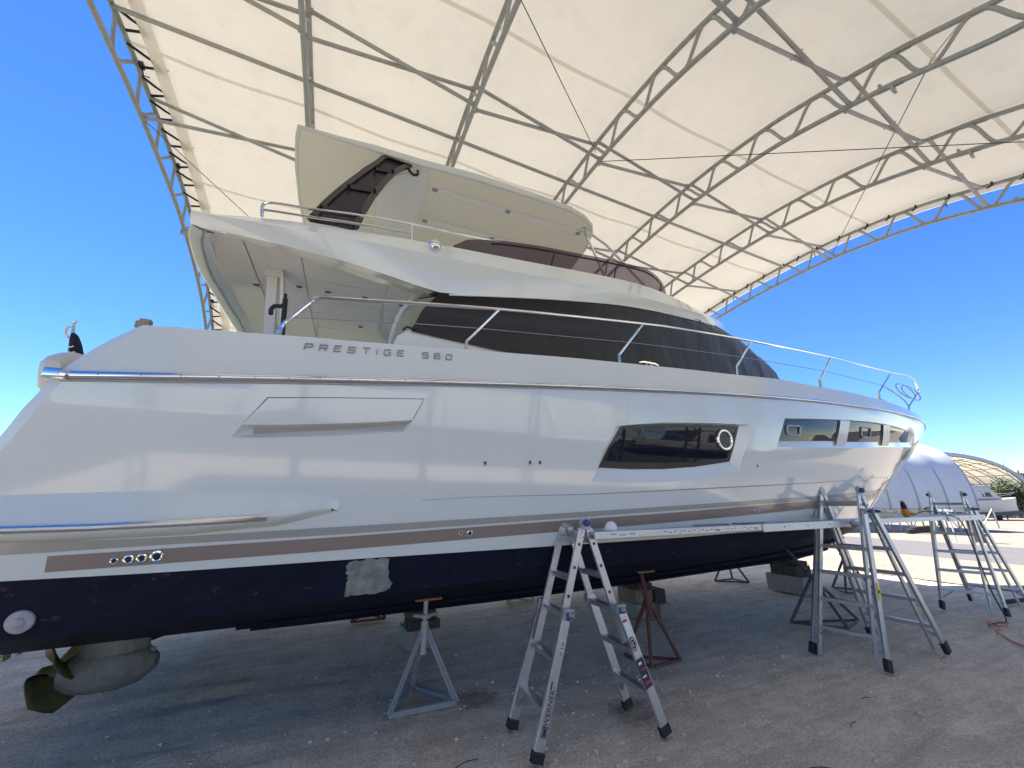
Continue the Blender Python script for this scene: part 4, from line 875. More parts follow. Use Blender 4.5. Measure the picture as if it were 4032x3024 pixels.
cr = MB(); cr.tube([Vector((x, -(fw(x) - .055), interp(x, LZ) - .012)) for x in [.95 + .2 * i for i in range(24)]], .010, 6); cr.build('brow_track', M['white_panel'], flybridge, smooth=True)

# bow rail: top tube, stanchions, wire
def on_rail(p): return Vector(p)
br = MB(); tp = [Vector(p) for p in S['br_top'][:-1]] + [Vector((10.45, -1.62, 4.12)), Vector((11.25, -1.42, 4.17)), Vector((11.55, -1.33, 4.08)), Vector((11.62, -1.30, 3.98)), Vector((11.45, -1.27, 3.83)), Vector((10.85, -1.36, 3.55)), Vector((10.7, -1.40, 3.40))]
br.tube(catmull(tp, 6), .0165, 10); rail = br.build('bow_rail', M['steel'], yacht, smooth=True)
for i in range(5):
    a, m_, t = (Vector(p) for p in S['st%d' % i]); a.z -= .03; b2 = MB(); b2.tube(catmull([a, a.lerp(m_, .5), m_, m_.lerp(t, .12), t], 4), [.021, .020, .0185, .018, .017, .016, .0155, .0155, .015, .015, .0145, .014, .013, .013, .013, .013, .013][:17], 8); b2.build('stanchion', M['steel'], rail, smooth=True)
w2 = MB(); w2.tube([Vector(p) for p in S['wire']], .0045, 6); w2.tube(catmull([S['wire'][-1], (9.3, -1.75, 3.66), (10.3, -1.52, 3.62), (10.75, -1.40, 3.52)], 5), .011, 8); w2.build('rail_wire', M['steel_brushed'], rail)
w3 = MB()
for cx_, dz in ((10.75, 0), (10.95, -.02)):
    w3.tube([Vector((cx_ + .30 * cos(a), -1.42 + .05 * sin(a), 3.87 + dz + .17 * sin(a))) for a in [2 * pi * k / 20 for k in range(20)]], .009, 6, closed=True)
w3.build('gate_loop', M['steel_brushed'], rail)
pr_ = MB(); pr_.tube(catmull([Vector((p.x, -p.y, p.z)) for p in tp], 6), .0165, 8)
for i in range(5):
    a, m_, t = (Vector(p) for p in S['st%d' % i]); pr_.tube([(q.x, -q.y, q.z) for q in (a, m_, t)], .015, 6)
pr_.build('bow_rail', M['steel'], yacht, smooth=True)
for (x, z) in ((3.26, 3.13), (8.6, 3.30)):
    y = -hb(x, zd(x)) + .10; b2 = MB(); zz = zd(x)
    b2.tube([(x - .14, y, zz + .06), (x - .08, y, zz + .075), (x + .08, y, zz + .075), (x + .14, y, zz + .06)], [.008, .014, .014, .008], 8)
    for s_ in (-1, 1): b2.tube([(x + .05 * s_, y, zz - .02), (x + .035 * s_, y, zz + .07)], [.02, .013], 8)
    b2.build('cleat', M['steel'], yacht, smooth=True)
bx = MB(); q = S['box'][1]; bx.box((-1.23, -2.16, 2.84), (.06, .05, .075)); bx.box((-1.265, -2.16, 2.835), (.03, .04, .05)); bx.build('wing_fitting', M['gold_box'], yacht, bevel=.005)

# pod drive under the stern
pd = MB(); rows = []
for z, x0_, x1_, w_ in ((.85, -1.56, -1.10, .15), (.70, -1.55, -1.13, .145), (.55, -1.57, -1.13, .145), (.42, -1.62, -1.08, .16), (.32, -1.60, -1.14, .12)):
    rows.append([Vector((x0_ + (x1_ - x0_) * (1 - cos(a)) / 2, -.95 + w_ * sin(a) * .8, z)) for a in [2 * pi * k / 20 for k in range(21)]])
pd.grid(rows); pd.lathe((-1.62, -.95, .40), (1, 0, .06), [(.10, 0), (.14, .08), (.16, .2), (.16, .34), (.13, .47), (.05, .56)], 18)
pod = pd.build('pod_drive', M['leg_paint'], yacht, smooth=True)
sn = MB(); sn.lathe((-1.13, -.95, .50), (1, 0, -.1), [(.03, -.03), (.035, 0), (.03, .03), (.01, .045)], 12); sn.build('pod_nose_fitting', M['zinc'], pod, smooth=True)
gd = MB(); gd.prism([(-1.55, -.90, .80), (-1.42, -.90, .80), (-1.42, -.90, .58), (-1.5, -.90, .62)], (0, .2, 0)); gd.build('pod_guard', M['antifoul'], pod)
def blade(hub, ang, mb):
    ax = Vector((1, 0, .04)).normalized(); u = Vector((0, cos(ang), sin(ang))); w_ = ax.cross(u); rows = []
    for i in range(7):
        r_ = .05 + .215 * i / 6; ch = .085 + .09 * sin(pi * (i / 6) ** .8) * (1 if i < 6 else .35); tw = 1.05 - .55 * i / 6; row = []
        for k in range(7):
            t = (k / 6 - .5) * 2 * ch; row.append(hub + u * (r_ - .04 * (t / .16) ** 2) + (w_ * cos(tw) + ax * sin(tw)) * t + ax * .012 * (1 - (k / 3 - 1) ** 2))
        rows.append(row)
    mb.grid(rows)
pp = MB(); hub = Vector((-1.63, -.95, .44))
for k in range(4): blade(hub, .95 + k * pi / 2, pp)
pp.lathe((-1.78, -.95, .41), (1, 0, .04), [(.02, 0), (.055, .03), (.065, .1), (.07, .17)], 14)
prop = pp.build('propeller', M['prop'], pod, smooth=True)
sol = prop.modifiers.new('blade_thickness', 'SOLIDIFY'); sol.thickness = .012
pp2 = copy_tree(pod, yacht); pp2.location.y = 1.9

# ------------------------------------------------------------------ things that rest on or hang from the yacht
def Y(x, y, z): return yacht_m @ Vector((x, y, z))
yacht_m = Matrix.Translation((0, 5.42, 0)) @ Matrix.Rotation(radians(-2.2), 4, 'Z')
cv = MB(); rows = []
nV, nU = 12, 60
zb_tab = [(p[0], p[2]) for p in S['cov_bot']] + [(3.2, 3.14), (4.5, 3.16), (9.5, 3.30)]
for v in range(nV + 1):
    row = []
    for u_ in range(nU + 1):
        s_ = u_ / nU; s2 = 1 - (1 - s_) ** 1.7
        # bottom and top ends of this rib
        xb = .62 + (9.12 - .62) * s2; zb_ = interp(xb, zb_tab) - .01; xt = .86 + (6.79 - .86) * s2; zt = interp(xt, LZ) + .006
        tv = v / nV; z = zb_ + (zt - zb_) * tv; ns_ = interp(z, NOSE); xs0 = cbx(z) if s_ < .3 else .62
        # x runs from the aft edge to the nose at this height
        xaft = interp(z, [(3.3, .62), (3.39, .66), (3.51, .70), (3.65, .76), (3.70, .86)]); x = xaft + (ns_ - xaft) * s2; x += (xt - x) * tv ** 7
        yb = gp_(min(x, ns_), z, ns_); yt = max(0, fw(min(xt, NOSEX)) - .085); k = tv ** 5
        y = yb + (max(yt, 0) - yb) * k
        wr = .006 * noise.noise(Vector((x * 3.0, z * 1.5, 2))) + (.022 * sin(x * 8 + z * 6 + 2 * noise.noise(Vector((x, z, 5)))) * max(0, min(1, (x - 3.2) / 2)) * tv)
        row.append(Y(x, -(y + .018 + wr), z))
    rows.append(row)
cv.grid(rows)
cv.grid([[yacht_m @ (lambda q: Vector((q.x, -q.y, q.z)))(yacht_m.inverted() @ p) for p in r_] for r_ in rows[::-1]])
cover = cv.build('windscreen_cover', M['cover'], None, smooth=True, angle=70, label='dark mesh cover tied over the cabin windows of the white yacht', cat='cover')
ctm = MB()
for p in ((.62, -1.80, 3.31), (.60, -1.76, 3.335)): pass
ctm.tube([Y(.86, -1.80, 3.72), Y(.78, -1.72, 3.735), Y(.70, -1.64, 3.74)], .008, 6); ctm.tube([Y(.64, -1.80, 3.30), Y(.58, -1.79, 3.32), Y(.54, -1.76, 3.29)], .010, 6)
ctm.box(Y(.66, -1.81, 3.30), (.03, .01, .03)); ctm.box(Y(.89, -1.83, 3.70), (.03, .01, .03)); ctm.build('cover_tie', M['black'], cover)

hkm = MB(); hkm.tube([Y(-.53, -1.62, 3.48), Y(-.47, -1.62, 2.75)], .022, 10); hook = hkm.build('boat_hook', M['black'], None, smooth=True, label='black boat hook standing upright in the yacht cockpit', cat='boat hook')
h2 = MB(); h2.tube(catmull([Y(-.52, -1.62, 3.44), Y(-.55, -1.62, 3.40), Y(-.60, -1.62, 3.39), Y(-.625, -1.62, 3.35), Y(-.62, -1.62, 3.30)], 4), [.02] * 17, 8); h2.tube([Y(-.53, -1.62, 3.46), Y(-.535, -1.62, 3.53)], .014, 8); h2.build('hook_head', M['rubber'], hook, smooth=True)
fl = empty('flag_staff', Y(-2.52, -.3, 2.6), 0, 'furled navy flag wound round a short staff at the stern', 'flag')
f_ = MB(); f_.tube([(0, 0, 0), (-.09, 0, .84)], [.016, .013], 8); f_.lathe((-.09, 0, .84), (-.1, 0, 1), [(.016, 0), (.018, .015), (.008, .03)], 10); f_.build('staff', M['steel'], fl, smooth=True)
f_ = MB(); f_.tube(catmull([(.03, 0, .30), (.015, 0, .45), (-.02, 0, .58), (-.055, 0, .68), (-.075, 0, .72)], 4), [.07, .07, .066, .064, .062, .06, .055, .052, .05, .046, .042, .038, .034, .028, .024, .02, .016], 9); fo = f_.build('flag', M['flag'], fl, smooth=True)
f_ = MB(); f_.tube(catmull([(-.085, -.02, .79), (-.12, -.03, .76), (-.115, -.03, .70), (-.085, -.03, .66)], 4), .012, 6)
for p in ((-.03, -.063, .55), (-.005, -.072, .49), (.0, -.075, .44)): f_.tube([Vector(p) + Vector((-.022, 0, .012)), Vector(p), Vector(p) + Vector((.024, 0, .018))], .007, 5)
f_.build('flag_print', M['white_sticker'], fo)
td = empty('tender', Y(-2.17, -.85, 2.30), 0, 'small tender under a cream cover behind the yacht stern', 'tender')
t_ = MB(); rows = []
for i in range(9):
    yy = -.35 + 1.6 * i / 8; e = sin(pi * (i + .12) / 8.3) ** .6; rows.append([Vector((.33 * e * cos(a) * (1 + .1 * sin(3 * a + i)) - .0, yy, .42 + .25 * e * sin(a) * (1 + .25 * sin(a)) + .02 * sin(i * 2.1))) for a in [2 * pi * k / 16 for k in range(17)]])
t_.grid(rows); t_.add(rows[0][:-1], [tuple(range(16))]); t_.add(rows[-1][:-1], [tuple(range(16))]); t_.build('tender_cover', M['tender'], td, smooth=True)
# ================================================================== GROUND
def gz(x, y):
    h = .020 * noise.noise(Vector((x * .55, y * .55, 1.7))) + .010 * noise.noise(Vector((x * 1.9, y * 1.9, 4.1)))
    if -3 < x < 12 and 0 < y < 9:
        h += .011 * noise.noise(Vector((x * 5, y * 5, 7))) + .006 * noise.noise(Vector((x * 11, y * 11, 3)))
        k = max(0, min(1, (y - 3.6) / .8)) * max(0, min(1, (6.5 - y) / 1)) * max(0, min(1, (4 - x) / 3))     # wheel ruts under the yacht
        h += k * max(0, min(1, (2.2 - x) / 1.5)) * (.026 * sin(y * 13 + 3.2 * noise.noise(Vector((x * .7, y, 0)))) * (.5 + noise.noise(Vector((x * 1.3, y * 1.3, 9)))))
    d = math.hypot(x, y)
    return h * max(0, min(1, (60 - d) / 40)) - .012
def axis(lo, hi, fine_lo, fine_hi, st, grow):
    a = []; v = fine_lo; s_ = st
    while v > lo: s_ *= grow; v -= s_; a.append(v)
    a = a[::-1]; v = fine_lo
    while v < fine_hi: a.append(v); v += st
    s_ = st; a.append(v)
    while v < hi: s_ *= grow; v += s_; a.append(v)
    return a
gx_, gy_ = axis(-600, 900, -3.0, 9.0, .045, 1.12), axis(-600, 900, .8, 6.5, .045, 1.12)
gm = MB(); gm.grid([[Vector((x, y, gz(x, y))) for y in gy_] for x in gx_])
ground = gm.build('ground', M['ground'], None, smooth=True, kind='structure', fixn=False, angle=180)
fs = MB(); fs.grid([[Vector((x + dx, y, .003)) for y in axis(-6.9, 600, -5, 40, 2, 1.3)] for x, dx in ((12.3, 0), (24.0, 0), (60, 0), (800, 0))]); fs.build('darkened_sunlit_ground', M['sunlit_sand_dark'], None, kind='structure', fixn=False)  # darker sheet laid over the sand where the sun falls
rm = MB(); rm.grid([[Vector((x + dx, y, .008)) for y in axis(-400, 600, -5, 40, 2, 1.3)] for x, dx in ((17.6, 0), (20.4, 0), (24.0, 0))])
rm.build('road', M['road'], None, kind='structure', fixn=False)
lw = MB(); lw.add([(-400, -7, .004), (-5.5, -7, .004), (-5.5, 6.4, .004), (-3.5, 7.2, .004), (-3.2, 10.6, .004), (9.5, 11.0, .004), (13.5, 18, .004), (16, 400, .004), (-400, 400, .004)], [tuple(range(9))])
lw.build('lawn_and_bounce_cut', M['lawn_and_bounce_cut'], None, kind='structure', fixn=False)  # grass at far left; the rest added unseen to cut bounce onto hull and canopy
ay = MB(); ay.add([(-400, -300, .006), (500, -300, .006), (500, -7, .006), (-400, -7, .006)], [(0, 1, 2, 3)])
ay.build('bounce_cut_sheet', M['bounce_cut_dark'], None, kind='structure', fixn=False)  # unseen sheet added behind the camera to weaken light bounced off sunlit ground
gr = MB(); random.seed(3)
for i in range(5000):
    x = random.uniform(-9, -3.0); y = random.uniform(6.7, 12) + random.uniform(-.5, .5)
    h = random.uniform(.02, .07); a = random.uniform(0, pi); dx, dy = cos(a) * .03, sin(a) * .03; ox, oy = random.uniform(-.03, .03), random.uniform(-.03, .03)
    gr.add([(x - dx, y - dy, -.02), (x + dx, y + dy, -.02), (x + ox, y + oy, h)], [(0, 1, 2)])
gr.build('grass', M['grass'], None, kind='stuff', fixn=False)

def damp(cx_, cy_, rx, ry, rot, name='damp_patch', n=40):
    mb = MB(); rows = []
    for k in range(6):
        r_ = k / 5
        rows.append([Vector((cx_ + (rx * cos(a) * cos(rot) - ry * sin(a) * sin(rot)) * r_ * (1 + .30 * noise.noise(Vector((cos(a) * 1.6, sin(a) * 1.6, cx_))) + .16 * noise.noise(Vector((cos(a) * 5, sin(a) * 5, cx_)))), cy_ + (rx * cos(a) * sin(rot) + ry * sin(a) * cos(rot)) * r_ * (1 + .30 * noise.noise(Vector((cos(a) * 1.6, sin(a) * 1.6, cx_))) + .16 * noise.noise(Vector((cos(a) * 5, sin(a) * 5, cx_)))), 0)) for a in [2 * pi * i / n for i in range(n + 1)]])
    for r_ in rows:
        for p in r_: p.z = gz(p.x, p.y) + .0045
    mb.grid(rows); return mb.build(name, M['damp'], None, smooth=True, kind='structure', fixn=False)
damp(1.42, 3.80, .24, .19, .3); damp(2.55, 3.12, .30, .20, .5)
# stones: the few that can be picked out, then the loose gravel
def stone_mesh(seed, s_):
    random.seed(seed); mb = MB(); rows = []
    for i in range(6):
        th = pi * i / 5
        rows.append([Vector((sin(th) * cos(a), sin(th) * sin(a), cos(th))) for a in [2 * pi * k / 8 for k in range(9)]])
    for r_ in rows:
        for p in r_:
            q = p.copy(); f = 1 + .35 * noise.noise(q * 1.4 + Vector((seed * 3.1, 0, 0))); p.x, p.y, p.z = q.x * f * s_, q.y * f * s_ * .8, q.z * f * s_ * .6
    mb.grid(rows); return mb
stones = [(1.07, 3.31, .020, 'pale round stone left of the front ladder foot'), (1.90, 2.76, .026, 'biggest pale stone between the front ladder feet'), (.34, 3.76, .017, 'small pale stone in front of the left galvanised stand'),
          (2.25, 2.52, .028, 'flat pale stone right of the front ladder at the photo bottom'), (.52, 3.10, .016, 'small stone at the bottom left of the front ladder'), (1.62, 2.95, .014, 'tiny pale stone just left of the front ladder'), (4.9, 2.98, .03, 'stone in front of the middle ladder left foot'),
          (3.6, 2.35, .024, 'grey stone on open gravel at the lower right'), (4.6, 2.05, .034, 'flat dark stone near the lower right corner'), (-1.0, 3.05, .022, 'brown stone at the bottom left edge of the photo')]
for i, (x, y, s_, lb) in enumerate(stones):
    o = stone_mesh(i + 1, s_).build('stone', M['stone'] if i != 9 else M['wood_dark'], None, smooth=True, label=lb, cat='stone', group='loose stones on the gravel', angle=50); o.location = (x, y, gz(x, y) + s_ * .3); o.rotation_euler = (0, 0, i * 1.3)
random.seed(11); gv_ = MB()
for i in range(9000):
    d = 1.9 + 9.5 * random.random() ** 1.7; a = random.uniform(radians(-32), radians(80)); x, y = d * sin(a), d * cos(a)
    if y > 7 or x > 11: continue
    if x < 1.2 and random.random() < .75: continue
    s_ = random.choice((.004, .004, .005, .006, .008, .010, .014, .020)) * random.uniform(.7, 1.2); h = gz(x, y); t = random.uniform(0, 6)
    P = [Vector((x + cos(t + k * 2.1) * s_ * random.uniform(.7, 1.2), y + sin(t + k * 2.1) * s_ * random.uniform(.7, 1.2), h - .002)) for k in range(3)]
    P2 = [Vector((x + (p.x - x) * .5 + random.uniform(-.3, .3) * s_, y + (p.y - y) * .5 + random.uniform(-.3, .3) * s_, h + s_ * random.uniform(.3, .8))) for p in P]
    gv_.add(P + P2, [(3, 4, 5), (0, 1, 4, 3), (1, 2, 5, 4), (2, 0, 3, 5)])
gv_.build('gravel', M['stone'], None, kind='stuff', fixn=False)
tw = MB(); random.seed(5)
for x, y, a, l in ((3.0, 2.05, -.5, .3), (3.9, 2.2, .2, .12), (2.5, 1.75, -.7, .35), (.9, 2.95, .3, .25), (4.5, 2.4, -.3, .1), (6.3, 2.5, .1, .2)):
    tw.tube(catmull([(x, y, gz(x, y) + .006), (x + cos(a) * l * .5 + .04 * l, y + sin(a) * l * .5 + .12 * l, gz(x, y) + .010), (x + cos(a) * l, y + sin(a) * l, gz(x, y) + .006)], 3), .0032, 5)
tw.build('twigs', M['wood_dark'], None, kind='stuff')

# ================================================================== THE SHELTER
shelter = empty('boat_shelter', (0, 0, 0), 0, 'open arched shelter of white fabric on galvanised trusses over the yacht', 'shelter')
SP, X1 = 2.44, -3.51
PROF = [(-2.45, 0), (-2.42, 1.8), (-2.30, 3.2), (-1.95, 4.75), (-1.2, 6.1), (-.4, 6.85), (.32, 7.12), (.98, 7.41), (1.61, 7.64), (2.7, 7.95), (4.0, 8.13), (5.1, 8.17), (6.4, 8.13), (7.6, 8.02), (9.0, 7.80), (10.4, 7.38), (11.6, 6.85), (12.6, 6.15), (13.5, 5.05), (14.1, 3.7), (14.5, 2.0), (14.55, 0)]
OUT = catmull([(0, y, z) for y, z in PROF], 5)
def nrm(i, P):
    t = P[min(i + 1, len(P) - 1)] - P[max(i - 1, 0)]; return Vector((0, t.z, -t.y)).normalized()
INN = [p + nrm(i, OUT) * .46 for i, p in enumerate(OUT)]
FAB = [p - nrm(i, OUT) * .07 for i, p in enumerate(OUT)]
if INN[40].z > OUT[40].z: INN = [p - nrm(i, OUT) * .46 for i, p in enumerate(OUT)]; FAB = [p + nrm(i, OUT) * .07 for i, p in enumerate(OUT)]
acc = [0]
for a, b in zip(OUT, OUT[1:]): acc.append(acc[-1] + (b - a).length)
def at_s(P, s_):
    for i in range(len(acc) - 1):
        if acc[i + 1] >= s_: t = (s_ - acc[i]) / (acc[i + 1] - acc[i]); return P[i].lerp(P[i + 1], t)
    return P[-1].copy()
def s_of_y(y):
    b = min(range(len(OUT)), key=lambda i: abs(OUT[i].y - y) + (5 if OUT[i].z < 3 else 0)); i = max(0, min(b, len(OUT) - 2))
    if OUT[i].y > y: i -= 1
    return acc[i] + (acc[i + 1] - acc[i]) * (y - OUT[i].y) / (OUT[i + 1].y - OUT[i].y)
PER = .86
def make_truss():
    o_ = MB(); o_.tube(OUT, .038, 8); tr_ = o_.build('truss', M['galv'], shelter, smooth=True)
    i_ = MB(); i_.tube(INN, .038, 8); i_.build('inner_chord', M['galv'], tr_, smooth=True)
    w_ = MB(); pts = []; n = int(acc[-1] / PER) * 22; ph = s_of_y(2.93) % PER
    for k in range(n + 1):
        s_ = acc[-1] * k / n; u_ = ((s_ - ph) / PER) % 1.0                # rounded bent-bar wave
        # crest at u=0 on the outer chord, trough near u=.38 on the inner chord
        v = u_ / .38 if u_ < .38 else 1 - (u_ - .38) / .62
        v = .5 - .5 * cos(pi * v) * (1.12 - .12 * cos(pi * v) ** 2); v = max(.05, min(.95, v))
        pts.append(at_s(OUT, s_).lerp(at_s(INN, s_), v))
    w_.tube(pts, .026, 6); w_.build('web_bar', M['galv'], tr_, smooth=True)
    c_ = MB()                                                            # bolted splice on the chords
    for yy in (1.15,):
        s_ = s_of_y(yy)
        for P in (OUT, INN):
            a, b = at_s(P, s_ - .14), at_s(P, s_ + .14); c_.tube([a, b], .045, 8)
        q = at_s(INN, s_); c_.box(q + Vector((0, -.02, -.07)), (.09, .03, .13)); c_.box(q + Vector((0, .08, .06)), (.09, .03, .10))
    for yy in (9.4,):
        s_ = s_of_y(yy); q = at_s(INN, s_); c_.box(q + Vector((0, 0, -.03)), (.12, .06, .12))
    c_.build('splice_clamps', M['galv'], tr_, kind='stuff')
    return tr_
t0 = make_truss(); t0.location.x = X1; trusses = [t0]
for k in range(1, 7):
    c = copy_tree(t0, shelter); c.location.x = X1 + SP * k; trusses.append(c)
# fabric: one skin, sagging a little between trusses
fb_ = MB(); rows = []; NX = 8
for i in range(6 * NX + 1):
    x = X1 - .05 + (6 * SP + .35) * i / (6 * NX); u_ = ((x - X1) / SP) % 1.0; sag = .05 * sin(pi * u_) ** 2
    rows.append([p + Vector((x, 0, 0)) + (INN[j] - OUT[j]).normalized() * (sag + .012 * noise.noise(Vector((x * .8, p.y * .8, p.z * .8)))) for j, p in enumerate(FAB)])
J0 = next(j for j, p in enumerate(FAB) if p.z > 4.8); J1 = len(FAB) - next(j for j, p in enumerate(FAB[::-1]) if p.z > 2.8)
rows = [r_[J0:J1] for r_ in rows]; fb_.grid(rows); fb_.build('fabric_roof', M['fabric'], shelter, smooth=True, angle=180)
# edge hems and welded seams (double cloth)
def strip(xa, xb, ja, jb, m, name, lift):
    s_ = MB(); s_.grid([[p + Vector((x, 0, 0)) + (OUT[j] - INN[j]).normalized() * lift for j, p in enumerate(FAB) if J0 <= j < J1] for x in [xa + (xb - xa) * k / 4 for k in range(5)]])
    return s_.build(name, m, shelter, smooth=True, angle=180)
strip(X1 + .22, X1 + .40, 0, 999, M['fabric_double'], 'edge_pocket', -.085)
strip(X1 + 6 * SP + .06, X1 + 6 * SP + .31, 0, 999, M['fabric_double'], 'edge_pocket', -.07)
for yy in (1.0, 3.5, 6.0, 8.45, 10.6, 12.35):
    s_ = s_of_y(yy); sm = MB()
    rows = []
    for d in (-.03, .03):
        rows.append([at_s(FAB, s_ + d) + Vector((X1 - .04 + (6 * SP + .08) * i / 48, 0, 0)) + Vector((0, 0, -.008 - .062 * sin(pi * (i % 8) / 8) ** 2)) for i in range(49)])
    sm.grid(rows); sm.build('fabric_seam', M['fabric_double'], shelter, smooth=True, angle=180)
# purlins and crossed braces
YP = 2.20 * SP + .1
for yy in (5.45, -1.0, 13.9):
    q = at_s(OUT, s_of_y(yy)) if yy < 13 else Vector((0, 13.75, 4.55)); q = q + (Vector((0, 0, -.05)))
    p_ = MB(); p_.tube([(X1, q.y, q.z), (X1 + 6 * SP, q.y, q.z)], .032, 8); p_.build('purlin', M['galv'], shelter, smooth=True)
for yy in (1.68, 4.45, 6.85):
    s_ = s_of_y(yy); a, b = at_s(OUT, s_), at_s(INN, s_ - .05)
    for k in range(6):
        xa_, xb_ = X1 + SP * k, X1 + SP * (k + 1)
        for (p, q, dy) in ((a, b, -.035), (b, a, .035)):
            m_ = MB(); m_.tube([(xa_, p.y + dy, p.z), (xb_, q.y + dy, q.z)], .029, 8)
            m_.box((xa_ + .03, p.y + dy, p.z), (.06, .06, .06)); m_.box((xb_ - .03, q.y + dy, q.z), (.06, .06, .06))
            m_.build('brace', M['galv'], shelter, smooth=True)
        m_ = MB(); c0 = (a + b) / 2; m_.tube([(xa_ + SP / 2, c0.y - .08, c0.z), (xa_ + SP / 2, c0.y + .08, c0.z)], .010, 6); m_.build('brace_bolt', M['galv'], shelter)
def wire_(a, b, r_=.007):
    m_ = MB(); m_.tube([a, b], r_, 5); m_.build('tension_cable', M['blue_stand'], shelter)
YI = at_s(INN, s_of_y(4.45))
wire_((3.81, 4.49, 7.97), (1.37, 2.73, 7.40)); wire_((3.81, 4.38, 7.65), (8.69, .82, 6.73))
wire_((11.13, 4.3, 7.83), (6.25, .57, 7.42)); q = at_s(INN, s_of_y(6.85)); wire_((X1, q.y, q.z), (X1 + SP, 9.4, 6.95)); 
# black lacing along both ends
s_ = s_of_y(3.6); n = 0
while s_ < acc[-1] - 3.2:
    lace = MB(); c = at_s(OUT, s_) + Vector((X1, 0, 0)); d = at_s(FAB, s_ + .30) + Vector((X1 + .27 + .05 * ((n * 7) % 3), 0, -.02)); e = at_s(OUT, s_ + .34) + Vector((X1, 0, 0)); e = d.lerp(e, .85)
    lace.tube([c + Vector((0, 0, -.035)), c.lerp(d, .5) + Vector((0, 0, -.03)), d, e + Vector((0, 0, -.03))], .021, 5)
    if n % 4 == 1: lace.tube([e, e + Vector((.05, .02, -.16)), e + Vector((.09, .08, -.10))], .011, 5); lace.box(e, (.06, .10, .06))
    lace.build('lacing_strap', M['black'], shelter); s_ += .42 + .05 * ((n * 5) % 3); n += 1
s_ = s_of_y(1.2); n = 0
while s_ < acc[-1] - 3.4:
    lace = MB(); c = at_s(OUT, s_) + Vector((X1 + 6 * SP, 0, 0)); w_ = at_s(OUT, s_ + .08) + Vector((X1 + 6 * SP, 0, 0))
    lace.tube([c + Vector((-.03, 0, .04)), c + Vector((-.06, 0, -.045)), w_ + Vector((.02, 0, -.04)), w_ + Vector((.04, 0, .05))], .02, 5)
    if n % 5 == 2: lace.tube([w_, w_ + Vector((0, .02, -.22))], .008, 5)
    lace.build('lacing_strap', M['black'], shelter); s_ += .40 + .06 * ((n * 3) % 4); n += 1

